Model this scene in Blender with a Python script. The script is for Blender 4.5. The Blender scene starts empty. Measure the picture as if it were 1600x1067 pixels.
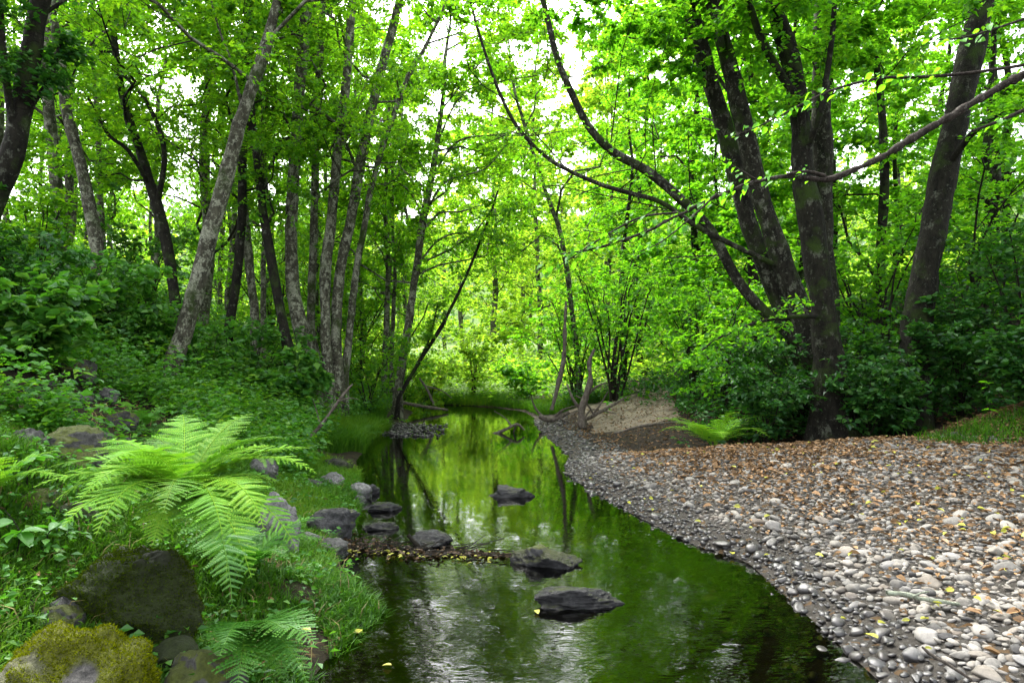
import bpy, bmesh, math, random
import numpy as np

# ------------------------------------------------------------------ camera, sky, sun, exposure
SC = bpy.context.scene
COL = SC.collection
CAMZ, F, HOR = 1.4, 1067.0, 560.0          # camera height, focal length in photo pixels, horizon row
cam_d = bpy.data.cameras.new('camera')
cam = bpy.data.objects.new('camera', cam_d)
COL.objects.link(cam)
cam.location = (0, 0, CAMZ)
cam.rotation_euler = (math.radians(90), 0, 0)
cam_d.sensor_width = 36
cam_d.lens = 24
cam_d.shift_y = (HOR - 533.5) / 1600
cam_d.clip_start = 0.05
cam_d.clip_end = 1000
SC.camera = cam

SUN_EL, SUN_AZ = 52.0, -28.0                # sun high ahead of the camera, a little to the left
world = bpy.data.worlds.new('World')
SC.world = world
world.use_nodes = True
wn, wl = world.node_tree.nodes, world.node_tree.links
wn.clear()
wo = wn.new('ShaderNodeOutputWorld')
bg = wn.new('ShaderNodeBackground')
sky = wn.new('ShaderNodeTexSky')
sky.sky_type = 'NISHITA'
sky.sun_disc = False
sky.sun_elevation = math.radians(SUN_EL)
sky.sun_rotation = math.radians(SUN_AZ)
sky.dust_density = 4.0
sky.air_density = 1.0
hs = wn.new('ShaderNodeHueSaturation')      # thin overcast: the blue is nearly gone
hs.inputs['Saturation'].default_value = 0.2
wl.new(sky.outputs[0], hs.inputs['Color'])
wl.new(hs.outputs[0], bg.inputs[0])
bg.inputs[1].default_value = 0.15
wl.new(bg.outputs[0], wo.inputs[0])

sun_d = bpy.data.lights.new('sun', 'SUN')
sun = bpy.data.objects.new('sun', sun_d)
COL.objects.link(sun)
sun_d.energy = 1.5
sun_d.angle = math.radians(20)
sun_d.color = (1.0, 0.96, 0.88)
# the light travels along the lamp's -Z; sun stands at azimuth SUN_AZ from +Y
az, el = math.radians(SUN_AZ), math.radians(SUN_EL)
sx, sy, sz = math.sin(az) * math.cos(el), math.cos(az) * math.cos(el), math.sin(el)
from mathutils import Vector
sun.rotation_euler = Vector((-sx, -sy, -sz)).to_track_quat('-Z', 'Y').to_euler()
sun.location = (0, 0, 30)

SC.view_settings.view_transform = 'Standard'
SC.view_settings.look = 'None'
SC.view_settings.exposure = 2.95
SC.view_settings.gamma = 1.0
SC.view_settings.use_curve_mapping = False

SC.render.engine = 'CYCLES'
SC.cycles.max_bounces = 8
SC.cycles.diffuse_bounces = 5
SC.cycles.glossy_bounces = 3
SC.cycles.transmission_bounces = 4
SC.cycles.transparent_max_bounces = 6
SC.cycles.caustics_reflective = False
SC.cycles.caustics_refractive = False
SC.cycles.sample_clamp_indirect = 6.0
SC.cycles.use_denoising = True
try:
    SC.cycles.denoiser = 'OPENIMAGEDENOISE'
    SC.cycles.denoising_input_passes = 'RGB_ALBEDO_NORMAL'
except Exception:
    pass

RS = np.random.RandomState(11)
random.seed(5)
PI = math.pi


def rnd(a, b, n=None, rs=None):
    return (rs or RS).uniform(a, b, n)


def nrm(v):
    v = np.asarray(v, float)
    return v / (np.linalg.norm(v, axis=-1, keepdims=True) + 1e-9)


def at(px, py, Y):
    """photo pixel at distance Y in front of the camera -> world point"""
    return np.array([(px - 800) / F * Y, Y, CAMZ + (HOR - py) / F * Y])


def smooth(a, b, x):
    t = np.clip((x - a) / (b - a), 0, 1)
    return t * t * (3 - 2 * t)


class SineNoise:
    """cheap fractal noise from random plane waves"""
    def __init__(self, seed, octaves=4, base=1.0, dirs=6, gain=0.5):
        r = np.random.RandomState(seed)
        self.w = []
        f, a = base, 1.0
        for _ in range(octaves):
            d = nrm(r.normal(size=(dirs, 3))) * f * r.uniform(0.7, 1.4, (dirs, 1))
            self.w.append((d, r.uniform(0, 6.28, dirs), a / math.sqrt(dirs)))
            f *= 2.1
            a *= gain

    def __call__(self, p):
        p = np.asarray(p, float)
        out = np.zeros(p.shape[:-1])
        for d, ph, a in self.w:
            out += np.sin(p @ d.T + ph).sum(-1) * a
        return out


# ------------------------------------------------------------------ mesh building
class Buf:
    def __init__(self):
        self.v, self.f, self.r, self.n = [], [], [], 0

    def add(self, v, faces, r=None):
        """v (N,3); faces (M,k) int array"""
        v = np.asarray(v, float).reshape(-1, 3)
        faces = faces if isinstance(faces, list) else [faces]
        for fa in faces:
            self.f.append(np.asarray(fa, np.int64) + self.n)
        self.v.append(v)
        self.r.append(np.full(len(v), 0.5) if r is None else np.broadcast_to(np.asarray(r, float), (len(v),)))
        self.n += len(v)

    def mesh(self, name, mat, smooth_shade=True, origin=None):
        me = bpy.data.meshes.new(name)
        if not self.v or not sum(len(f) for f in self.f):
            return me
        v = np.concatenate(self.v)
        if origin is not None:
            v = v - np.asarray(origin, float)
        me.vertices.add(len(v))
        me.vertices.foreach_set('co', v.astype(np.float32).ravel())
        loops = np.concatenate([f.ravel() for f in self.f])
        tot = np.concatenate([np.full(len(f), f.shape[1]) for f in self.f])
        start = np.concatenate([[0], np.cumsum(tot)[:-1]])
        me.loops.add(len(loops))
        me.loops.foreach_set('vertex_index', loops.astype(np.int32))
        me.polygons.add(len(tot))
        me.polygons.foreach_set('loop_start', start.astype(np.int32))
        at_ = me.attributes.new('rnd', 'FLOAT', 'POINT')
        at_.data.foreach_set('value', np.concatenate(self.r).astype(np.float32))
        me.update(calc_edges=True)
        me.polygons.foreach_set('use_smooth', np.full(len(tot), smooth_shade))
        if mat:
            me.materials.append(mat)
        return me


def link(name, me, parent=None, loc=None):
    o = bpy.data.objects.new(name, me)
    COL.objects.link(o)
    if parent is not None:
        o.parent = parent
    if loc is not None:
        o.location = [float(c) for c in loc]
    return o


def thing(name, label, cat, loc, group=None):
    o = bpy.data.objects.new(name, None)
    COL.objects.link(o)
    o.location = [float(c) for c in loc]
    o.empty_display_size = 0.2
    return tag(o, label, cat, group)


def tag(o, label, cat, group=None):
    o['label'] = label
    o['category'] = cat
    if group:
        o['group'] = group
    return o


def stuff(o):
    o['kind'] = 'stuff'
    return o


def struct(o):
    o['kind'] = 'structure'
    return o


def dup(root, loc, rotz=0.0, scale=1.0, label=None, group=None):
    r = root.copy()
    COL.objects.link(r)
    r.location = [float(c) for c in loc]
    r.rotation_euler = (0, 0, rotz)
    r.scale = (scale, scale, scale)
    if label:
        r['label'] = label
    if group:
        r['group'] = group
    for ch in list(root.children):
        c = ch.copy()
        COL.objects.link(c)
        c.parent = r
        for g in list(ch.children):
            d = g.copy()
            COL.objects.link(d)
            d.parent = c
    return r


def tubes(buf, P, R, s=6, r=0.5):
    """P (K,n,3) polylines, R (K,n) radii"""
    P = np.asarray(P, float)
    if P.ndim == 2:
        P, R = P[None], np.asarray(R)[None]
    K, n, _ = P.shape
    T = nrm(np.gradient(P, axis=1))
    mean = nrm(P[:, -1] - P[:, 0])
    ref = np.where(np.abs(mean[:, 2:3]) < 0.8, np.array([[0, 0, 1.0]]), np.array([[1.0, 0, 0]]))[:, None]
    N = nrm(np.cross(T, ref))
    B = np.cross(T, N)
    a = np.linspace(0, 2 * PI, s, endpoint=False)
    V = P[:, :, None] + R[:, :, None, None] * (N[:, :, None] * np.cos(a)[:, None] + B[:, :, None] * np.sin(a)[:, None])
    k, i, j = np.meshgrid(np.arange(K), np.arange(n - 1), np.arange(s), indexing='ij')
    j2 = (j + 1) % s
    base = k * n * s
    fa = np.stack([base + i * s + j, base + i * s + j2, base + (i + 1) * s + j2, base + (i + 1) * s + j], -1).reshape(-1, 4)
    buf.add(V.reshape(-1, 3), fa, r)


def resample(pts, vals, step):
    """Catmull-Rom through pts, with vals (per point) alongside"""
    pts = np.asarray(pts, float)
    vals = np.asarray(vals, float)
    n = len(pts)
    q = np.vstack([2 * pts[0] - pts[1], pts, 2 * pts[-1] - pts[-2]])
    out, vo = [], []
    for i in range(n - 1):
        p0, p1, p2, p3 = q[i:i + 4]
        m = max(1, int(round(np.linalg.norm(p2 - p1) / step)))
        for t in np.arange(m) / m:
            out.append(0.5 * (2 * p1 + (p2 - p0) * t + (2 * p0 - 5 * p1 + 4 * p2 - p3) * t * t + (3 * p1 - p0 - 3 * p2 + p3) * t ** 3))
            vo.append(vals[i] * (1 - t) + vals[i + 1] * t)
    out.append(pts[-1])
    vo.append(vals[-1])
    return np.array(out), np.array(vo)


def plen(P):
    return np.linalg.norm(np.diff(P, axis=1), axis=2).sum(1)


UP = np.array([0, 0, 1.0])


def children(P, m, t0, t1, lf, ang, n, droop, jit, rs, taper=0.6, radial=False, rise=0.1, lens=None):
    """m child polylines from each parent polyline; returns (K*m, n, 3)"""
    K, n0, _ = P.shape
    L = plen(P) if lens is None else np.broadcast_to(lens, (K,))
    t = np.linspace(t0, t1, m)[None] + rs.uniform(-.5, .5, (K, m)) * (t1 - t0) / max(m, 1)
    t = np.clip(t, 0.02, 0.99)
    f = t * (n0 - 1)
    i = np.minimum(f.astype(int), n0 - 2)
    fr = (f - i)[..., None]
    kk = np.arange(K)[:, None]
    pos = P[kk, i] * (1 - fr) + P[kk, i + 1] * fr
    T = nrm(P[kk, i + 1] - P[kk, i])
    if radial:
        a = (np.arange(m)[None] * 2.4 + rs.uniform(0, 6.28, (K, 1)) + rs.uniform(-.5, .5, (K, m)))
        side = np.stack([np.cos(a), np.sin(a), np.zeros_like(a)], -1)
        sgn = 1.0
    else:
        side = nrm(np.cross(T, UP) + rs.normal(size=T.shape) * 0.12)
        sgn = np.where((np.arange(m)[None] + rs.randint(0, 2, (K, 1))) % 2 == 0, 1.0, -1.0)[..., None]
    aa = np.radians(ang + rs.uniform(-14, 14, (K, m)))[..., None]
    d = nrm(T * np.cos(aa) + side * sgn * np.sin(aa) + UP * rs.uniform(rise - .12, rise + .12, (K, m, 1)))
    l = lf * L[:, None] * (1 - taper * (t - t0) / max(t1 - t0, 1e-3)) * rs.uniform(0.65, 1.2, (K, m))
    s = np.linspace(0, 1, n)
    wig = np.cumsum(rs.normal(size=(K, m, n, 3)) * jit / n, axis=2)
    wig -= wig[:, :, :1]
    Q = pos[:, :, None] + l[..., None, None] * (d[:, :, None] * s[:, None] + wig + (-droop) * UP * (s ** 2)[:, None])
    return Q.reshape(K * m, n, 3)


def leaves(buf, pos, dirs, nr, L, W, rs, kind=4, curl=0.15, r=None):
    """leaf blades: pos (N,3) base, dirs, normals"""
    N = len(pos)
    L = np.broadcast_to(L, (N,))[:, None]
    W = np.broadcast_to(W, (N,))[:, None]
    dirs = nrm(dirs)
    side = nrm(np.cross(dirs, nr))
    nr = np.cross(side, dirs)
    r = rs.uniform(0, 1, N) if r is None else r
    if kind == 4:
        v = np.stack([pos, pos + dirs * L * .45 + side * W * .5 + nr * W * curl,
                      pos + dirs * L - nr * L * .12, pos + dirs * L * .45 - side * W * .5 + nr * W * curl], 1)
        fa = np.arange(N)[:, None] * 4 + np.array([[0, 1, 2, 3]])
        # folded on the midrib
        fa = np.concatenate([np.arange(N)[:, None] * 4 + np.array([[0, 1, 2]]), np.arange(N)[:, None] * 4 + np.array([[0, 2, 3]])])
        buf.add(v.reshape(-1, 3), fa, np.repeat(r, 4))
    else:
        v = np.stack([pos,
                      pos + dirs * L * .28 + side * W * .46 + nr * W * curl,
                      pos + dirs * L * .66 + side * W * .38 + nr * W * (curl * .6),
                      pos + dirs * L - nr * L * .14,
                      pos + dirs * L * .66 - side * W * .38 + nr * W * (curl * .6),
                      pos + dirs * L * .28 - side * W * .46 + nr * W * curl], 1)
        b = np.arange(N)[:, None] * 6
        fa = np.concatenate([b + np.array([[0, 1, 2, 3]]), b + np.array([[0, 3, 4, 5]])])
        buf.add(v.reshape(-1, 3), fa, np.repeat(r, 6))


def leaves_on(buf, Q, M, L, W, rs, kind=4, jitter=0.03, tilt=0.45, t0=0.1, droop=0.15):
    """M leaves along each twig of Q (K,n,3)"""
    K, n, _ = Q.shape
    t = rs.uniform(t0, 1.0, (K, M))
    f = t * (n - 1)
    i = np.minimum(f.astype(int), n - 2)
    fr = (f - i)[..., None]
    kk = np.arange(K)[:, None]
    pos = Q[kk, i] * (1 - fr) + Q[kk, i + 1] * fr + rs.normal(size=(K, M, 3)) * jitter
    T = nrm(Q[kk, i + 1] - Q[kk, i])
    side = nrm(np.cross(T, UP + rs.normal(size=(K, M, 3)) * .05))
    sg = rs.choice([-1.0, 1.0], (K, M, 1))
    d = nrm(T * rs.uniform(.3, 1, (K, M, 1)) + side * sg * rs.uniform(.4, 1.1, (K, M, 1)) - UP * droop + rs.normal(size=(K, M, 3)) * .15)
    nr = nrm(UP + rs.normal(size=(K, M, 3)) * tilt)
    sc = rs.uniform(.65, 1.2, K * M)
    leaves(buf, pos.reshape(-1, 3), d.reshape(-1, 3), nr.reshape(-1, 3), L * sc, W * sc, rs, kind)


# ------------------------------------------------------------------ materials
def mat_new(name):
    m = bpy.data.materials.new(name)
    m.use_nodes = True
    nt = m.node_tree
    nt.nodes.clear()
    out = nt.nodes.new('ShaderNodeOutputMaterial')
    return m, nt, nt.nodes, nt.links, out


def ramp(nodes, stops, interp='LINEAR'):
    r = nodes.new('ShaderNodeValToRGB')
    r.color_ramp.interpolation = interp
    e = r.color_ramp.elements
    while len(e) < len(stops):
        e.new(0.5)
    for k, (p, c) in enumerate(stops):
        e[k].position = p
        e[k].color = (*c, 1) if len(c) == 3 else c
    return r


def noise(nodes, links, coord, scale, detail=4, rough=0.6, stretch=None):
    n = nodes.new('ShaderNodeTexNoise')
    n.inputs['Scale'].default_value = scale
    n.inputs['Detail'].default_value = detail
    n.inputs['Roughness'].default_value = rough
    if stretch:
        mp = nodes.new('ShaderNodeMapping')
        mp.inputs['Scale'].default_value = stretch
        links.new(coord, mp.inputs[0])
        coord = mp.outputs[0]
    links.new(coord, n.inputs['Vector'])
    return n


def mixc(nodes, links, fac, a, b, blend='MIX'):
    m = nodes.new('ShaderNodeMix')
    m.data_type = 'RGBA'
    m.blend_type = blend
    for sock, val in ((m.inputs[0], fac), (m.inputs[6], a), (m.inputs[7], b)):
        if hasattr(val, 'is_linked') or hasattr(val, 'links'):
            links.new(val, sock)
        elif isinstance(val, (int, float)):
            sock.default_value = val
        else:
            sock.default_value = (*val, 1)
    return m.outputs[2]


def leaf_mat(name, dark, light, trans, tf=0.45, gloss=0.06, rough=0.45):
    warm = 1.9 if light[1] > 2 * light[0] else 1.3        # green leaves: some turn yellower

    """thin leaf: diffuse + translucent + a little sheen; tone varies from leaf to leaf"""
    m, nt, N, Lk, out = mat_new(name)
    a = N.new('ShaderNodeAttribute')
    a.attribute_name = 'rnd'
    rp = ramp(N, [(0, dark), (0.6, light), (1, (light[0] * warm, light[1] * 1.28, light[2] * 1.3))])
    Lk.new(a.outputs['Fac'], rp.inputs[0])
    rp2 = ramp(N, [(0, tuple(c * .6 for c in trans)), (.6, trans), (1, (trans[0] * (1 + (warm - 1.3) * .8), trans[1] * 1.05, trans[2]))])
    
    Lk.new(a.outputs['Fac'], rp2.inputs[0])
    df = N.new('ShaderNodeBsdfDiffuse')
    Lk.new(rp.outputs[0], df.inputs[0])
    tr = N.new('ShaderNodeBsdfTranslucent')
    Lk.new(rp2.outputs[0], tr.inputs[0])
    mx = N.new('ShaderNodeMixShader')
    mx.inputs[0].default_value = tf
    Lk.new(df.outputs[0], mx.inputs[1])
    Lk.new(tr.outputs[0], mx.inputs[2])
    gl = N.new('ShaderNodeBsdfGlossy')
    gl.inputs['Roughness'].default_value = rough
    gl.inputs[0].default_value = (.9, .95, 1, 1)
    mg = N.new('ShaderNodeMixShader')
    mg.inputs[0].default_value = gloss
    Lk.new(mx.outputs[0], mg.inputs[1])
    Lk.new(gl.outputs[0], mg.inputs[2])
    Lk.new(mg.outputs[0], out.inputs[0])
    return m


def bark_mat(name, dark, mid, lichen, lich_amt=0.55, moss_amt=0.0, scale=1.0):
    m, nt, N, Lk, out = mat_new(name)
    tc = N.new('ShaderNodeTexCoord')
    co = tc.outputs['Object']
    n1 = noise(N, Lk, co, 11 * scale, 7, .72, (1, 1, .5))
    base = ramp(N, [(0.34, dark), (0.5, tuple((a + b) / 2 for a, b in zip(dark, mid))), (0.66, mid)])
    Lk.new(n1.outputs[0], base.inputs[0])
    c = base.outputs[0]
    # dark horizontal lenticels and scars
    n6 = noise(N, Lk, co, 16 * scale, 3, .6, (.5, .5, 2.6))
    sc = ramp(N, [(.60, (1, 1, 1)), (.68, (.35, .33, .3))])
    Lk.new(n6.outputs[0], sc.inputs[0])
    c = mixc(N, Lk, 1.0, c, sc.outputs[0], 'MULTIPLY')
    # crusts of pale lichen in two sizes
    for sz, off in ((6, 0.0), (19, .02)):
        n2 = noise(N, Lk, co, sz * scale, 6, .72, (1, 1, .75))
        lm = ramp(N, [(lich_amt + off, (0, 0, 0)), (lich_amt + off + .05, (.85, .85, .85))])
        Lk.new(n2.outputs[0], lm.inputs[0])
        n4 = noise(N, Lk, co, 45 * scale, 4, .75)
        br = ramp(N, [(.38, (.15, .15, .15)), (.6, (1, 1, 1))])
        Lk.new(n4.outputs[0], br.inputs[0])
        c = mixc(N, Lk, mixc(N, Lk, 1.0, lm.outputs[0], br.outputs[0], 'MULTIPLY'), c, lichen)
    n5 = noise(N, Lk, co, 2.2, 5, .65)
    mm = ramp(N, [(.60 - moss_amt, (0, 0, 0)), (.72 - moss_amt, (.9, .9, .9))])
    Lk.new(n5.outputs[0], mm.inputs[0])
    c = mixc(N, Lk, mm.outputs[0], c, (.022, .040, .006))
    p = N.new('ShaderNodeBsdfPrincipled')
    p.inputs['Roughness'].default_value = 0.9
    p.inputs['Specular IOR Level'].default_value = 0.15
    Lk.new(c, p.inputs['Base Color'])
    n3 = noise(N, Lk, co, 26 * scale, 8, .75, (1, 1, .45))
    bp = N.new('ShaderNodeBump')
    bp.inputs['Strength'].default_value = 1.0
    bp.inputs['Distance'].default_value = 0.03
    Lk.new(n3.outputs[0], bp.inputs['Height'])
    Lk.new(bp.outputs[0], p.inputs['Normal'])
    Lk.new(p.outputs[0], out.inputs[0])
    return m


def rock_mat(name, dark, light, moss=0.0, moss_c=(.12, .15, .012), rough=.8, wet=True, per_object=False, scale=1.0):
    m, nt, N, Lk, out = mat_new(name)
    tc = N.new('ShaderNodeTexCoord')
    geo = N.new('ShaderNodeNewGeometry')
    co = tc.outputs['Object'] if per_object else geo.outputs['Position']
    n1 = noise(N, Lk, co, 7 * scale, 7, .68)
    rp = ramp(N, [(.3, dark), (.55, tuple((a + b) / 2 for a, b in zip(dark, light))), (.72, light)])
    Lk.new(n1.outputs[0], rp.inputs[0])
    c = rp.outputs[0]
    n2 = noise(N, Lk, co, 42 * scale, 7, .78)
    n2r = ramp(N, [(.36, (.12, .12, .12)), (.62, (.85, .85, .85))])
    Lk.new(n2.outputs[0], n2r.inputs[0])
    c = mixc(N, Lk, .8, c, n2r.outputs[0], 'OVERLAY')
    n9 = noise(N, Lk, co, 13 * scale, 6, .75)       # pale lichen specks
    lr = ramp(N, [(.60, (0, 0, 0)), (.66, (.6, .6, .6))])
    Lk.new(n9.outputs[0], lr.inputs[0])
    c = mixc(N, Lk, lr.outputs[0], c, tuple(min(.4, k * 1.9) for k in light))
    ro = None
    if moss == 'attr':                        # where moss grows on this rock
        a = N.new('ShaderNodeAttribute')
        a.attribute_name = 'rnd'
        mk = ramp(N, [(.35, (0, 0, 0)), (.6, (1, 1, 1))])
        Lk.new(a.outputs['Fac'], mk.inputs[0])
        n4 = noise(N, Lk, co, 40 * scale, 5, .8)
        mr = ramp(N, [(.3, tuple(k * .25 for k in moss_c)), (.68, moss_c)])
        Lk.new(n4.outputs[0], mr.inputs[0])
        c = mixc(N, Lk, mk.outputs[0], c, mr.outputs[0])
    elif moss > 0:
        sep = N.new('ShaderNodeSeparateXYZ')
        Lk.new(geo.outputs['Normal'], sep.inputs[0])
        n3 = noise(N, Lk, co, 6 * scale, 5, .65)
        ad = N.new('ShaderNodeMath')
        ad.operation = 'MULTIPLY_ADD'
        Lk.new(sep.outputs['Z'], ad.inputs[0])
        ad.inputs[1].default_value = .45
        Lk.new(n3.outputs[0], ad.inputs[2])
        mk = ramp(N, [(1.0 - moss * .6, (0, 0, 0)), (min(1.0, 1.08 - moss * .6), (1, 1, 1))])
        Lk.new(ad.outputs[0], mk.inputs[0])
        n4 = noise(N, Lk, co, 40 * scale, 5, .8)
        mr = ramp(N, [(.3, tuple(k * .3 for k in moss_c)), (.68, moss_c)])
        Lk.new(n4.outputs[0], mr.inputs[0])
        c = mixc(N, Lk, mk.outputs[0], c, mr.outputs[0])
    p = N.new('ShaderNodeBsdfPrincipled')
    p.inputs['Specular IOR Level'].default_value = .4
    p.inputs['Roughness'].default_value = rough
    if wet:                                   # stone is wet, so darker and shinier, close to the water
        sp = N.new('ShaderNodeSeparateXYZ')
        Lk.new(geo.outputs['Position'], sp.inputs[0])
        nw = noise(N, Lk, geo.outputs['Position'], 3, 2, .5)
        ma = N.new('ShaderNodeMath')
        ma.operation = 'MULTIPLY_ADD'
        Lk.new(nw.outputs[0], ma.inputs[0])
        ma.inputs[1].default_value = -.1
        Lk.new(sp.outputs['Z'], ma.inputs[2])
        wr = ramp(N, [(0.0, (1, 1, 1)), (.06, (0, 0, 0))])
        Lk.new(ma.outputs[0], wr.inputs[0])
        c = mixc(N, Lk, wr.outputs[0], c, mixc(N, Lk, 1.0, c, (.3, .3, .32), 'MULTIPLY'))
        mr_ = N.new('ShaderNodeMapRange')
        mr_.inputs[3].default_value = rough
        mr_.inputs[4].default_value = .25
        Lk.new(wr.outputs[0], mr_.inputs[0])
        Lk.new(mr_.outputs[0], p.inputs['Roughness'])
    Lk.new(c, p.inputs['Base Color'])
    bp = N.new('ShaderNodeBump')
    bp.inputs['Strength'].default_value = 1.0
    bp.inputs['Distance'].default_value = .03
    nb = noise(N, Lk, co, 28 * scale, 8, .72)
    Lk.new(nb.outputs[0], bp.inputs['Height'])
    Lk.new(bp.outputs[0], p.inputs['Normal'])
    Lk.new(p.outputs[0], out.inputs[0])
    return m


def cobble_mat(name, source):
    m, nt, N, Lk, out = mat_new(name)
    if source == 'object':
        s = N.new('ShaderNodeObjectInfo').outputs['Random']
    else:
        a = N.new('ShaderNodeAttribute')
        a.attribute_name = 'rnd'
        s = a.outputs['Fac']
    rp = ramp(N, [(0, (.035, .035, .037)), (.15, (.085, .083, .081)), (.35, (.165, .162, .156)), (.5, (.11, .098, .085)), (.62, (.18, .173, .162)),
                  (.78, (.145, .146, .152)), (.9, (.225, .215, .20)), (1, (.08, .064, .053))])
    Lk.new(s, rp.inputs[0])
    rpw = mixc(N, Lk, 1.0, rp.outputs[0], (1.0, .955, .88), 'MULTIPLY')
    geo = N.new('ShaderNodeNewGeometry')
    n2 = noise(N, Lk, geo.outputs['Position'], 70, 6, .75)
    c = mixc(N, Lk, .75, rpw, n2.outputs[0], 'OVERLAY')
    sp = N.new('ShaderNodeSeparateXYZ')
    Lk.new(geo.outputs['Position'], sp.inputs[0])
    nw = noise(N, Lk, geo.outputs['Position'], 2.2, 3, .6)
    ma = N.new('ShaderNodeMath')
    ma.operation = 'MULTIPLY_ADD'
    Lk.new(nw.outputs[0], ma.inputs[0])
    ma.inputs[1].default_value = -.16
    Lk.new(sp.outputs['Z'], ma.inputs[2])
    wr = ramp(N, [(0.0, (1, 1, 1)), (.07, (0, 0, 0))])
    Lk.new(ma.outputs[0], wr.inputs[0])
    c = mixc(N, Lk, wr.outputs[0], c, mixc(N, Lk, 1.0, c, (.22, .22, .24), 'MULTIPLY'))
    p = N.new('ShaderNodeBsdfPrincipled')
    mr_ = N.new('ShaderNodeMapRange')
    mr_.inputs[3].default_value = .88
    mr_.inputs[4].default_value = .42
    Lk.new(wr.outputs[0], mr_.inputs[0])
    Lk.new(mr_.outputs[0], p.inputs['Roughness'])
    Lk.new(c, p.inputs['Base Color'])
    bp = N.new('ShaderNodeBump')
    bp.inputs['Strength'].default_value = .3
    bp.inputs['Distance'].default_value = .006
    Lk.new(n2.outputs[0], bp.inputs['Height'])
    Lk.new(bp.outputs[0], p.inputs['Normal'])
    Lk.new(p.outputs[0], out.inputs[0])
    return m


def soil_mat(name, stops, scale=4.0, speck=None, bump=.03):
    m, nt, N, Lk, out = mat_new(name)
    geo = N.new('ShaderNodeNewGeometry')
    co = geo.outputs['Position']
    n1 = noise(N, Lk, co, scale, 8, .7)
    rp = ramp(N, stops)
    Lk.new(n1.outputs[0], rp.inputs[0])
    c = rp.outputs[0]
    n2 = noise(N, Lk, co, scale * 14, 4, .75)
    c = mixc(N, Lk, .5, c, n2.outputs[0], 'OVERLAY')
    if speck:
        v = N.new('ShaderNodeTexVoronoi')
        v.inputs['Scale'].default_value = 26
        Lk.new(co, v.inputs['Vector'])
        sr = ramp(N, [(0, (0, 0, 0)), (.78, (0, 0, 0)), (.82, (1, 1, 1))])
        Lk.new(v.outputs['Color'], sr.inputs[0])
        c = mixc(N, Lk, sr.outputs[0], c, speck)
    p = N.new('ShaderNodeBsdfPrincipled')
    p.inputs['Roughness'].default_value = .92
    p.inputs['Specular IOR Level'].default_value = .15
    Lk.new(c, p.inputs['Base Color'])
    bp = N.new('ShaderNodeBump')
    bp.inputs['Strength'].default_value = .8
    bp.inputs['Distance'].default_value = bump
    Lk.new(n2.outputs[0], bp.inputs['Height'])
    Lk.new(bp.outputs[0], p.inputs['Normal'])
    Lk.new(p.outputs[0], out.inputs[0])
    return m


M_ALDER = leaf_mat('alder_leaf', (.022, .100, .006), (.056, .195, .010), (.21, .54, .010), .52, .015)
M_RIGHT = leaf_mat('maple_leaf', (.020, .098, .006), (.052, .195, .010), (.19, .56, .012), .55, .015)
M_FAR = leaf_mat('far_leaf', (.055, .145, .010), (.130, .265, .022), (.40, .72, .035), .58, .012)  # leaf brightened so the far clearing's glow is in its colour
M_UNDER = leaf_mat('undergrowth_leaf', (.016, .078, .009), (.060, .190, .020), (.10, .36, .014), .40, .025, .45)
M_SHRUB = leaf_mat('shrub_leaf', (.007, .044, .008), (.030, .112, .016), (.05, .21, .010), .33, .022, .45)  # leaf kept near black; the bank's shade is put into its colour
M_FERN = leaf_mat('fern_leaf', (.040, .135, .008), (.120, .300, .020), (.17, .42, .015), .3, .012)
M_FERNM = leaf_mat('old_fern_leaf', (.030, .105, .008), (.085, .215, .018), (.11, .30, .012), .3, .012)
M_FERND = leaf_mat('shade_fern_leaf', (.022, .095, .008), (.050, .165, .014), (.07, .28, .01), .35, .02)  # darker copy of the fern leaf, shade built into the colour
M_GRASS = leaf_mat('grass_blade', (.024, .085, .005), (.078, .190, .012), (.11, .32, .008), .4, .01)
M_MOSSF = leaf_mat('moss_tuft', (.04, .052, .002), (.15, .17, .005), (.16, .20, .005), .3, .0)
M_DEAD = leaf_mat('fallen_leaf', (.045, .026, .013), (.215, .130, .062), (.09, .05, .02), .12, .015)
M_YELLOW = leaf_mat('yellow_leaf', (.22, .22, .02), (.36, .36, .05), (.3, .3, .04), .2, .03)
M_BARK = bark_mat('alder_bark', (.014, .013, .009), (.080, .077, .054), (.27, .28, .21), .515, .06)
M_BARKD = bark_mat('dark_bark', (.003, .0028, .0022), (.019, .0175, .012), (.10, .105, .08), .575, .08)  # dark bark, blackened further to paint in the right bank's shade
M_BARKM = bark_mat('shaded_grey_bark', (.004, .0038, .003), (.030, .028, .020), (.15, .155, .12), .55, .08)  # grey bark darkened; shade on the right trunks is in this colour
M_BARKR = bark_mat('overhang_bark', (.012, .009, .007), (.062, .050, .042), (.16, .15, .13), .57, -.1, 3)
M_TWIG = bark_mat('twig_bark', (.010, .009, .006), (.032, .027, .020), (.07, .07, .055), .7, -.1)
M_DEADWOOD = bark_mat('dead_wood', (.05, .04, .032), (.17, .145, .12), (.26, .25, .22), .6, -.2, 2)
M_ROCK = rock_mat('grey_rock', (.018, .018, .018), (.115, .112, .106))
M_ROCKP = rock_mat('pale_rock', (.06, .06, .06), (.22, .215, .205))
M_ROCKM = rock_mat('mossy_rock', (.018, .018, .016), (.085, .082, .075), .55, (.075, .095, .006))
M_ROCKMM = rock_mat('thick_moss_rock', (.035, .033, .030), (.13, .123, .112), 'attr', (.14, .155, .006))
M_ROCKD = rock_mat('dark_mossy_rock', (.008, .008, .006), (.045, .042, .035), 'attr', (.030, .046, .004))
M_ROCKWM = rock_mat('capped_wet_rock', (.006, .006, .007), (.040, .040, .042), .52, (.07, .085, .006), rough=.5)
M_ROCKW = rock_mat('wet_rock', (.006, .006, .007), (.040, .040, .042), .16, (.06, .075, .006), rough=.45)
M_COB_O = cobble_mat('cobble', 'object')
M_COB_A = cobble_mat('pebbles', 'attr')

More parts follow.
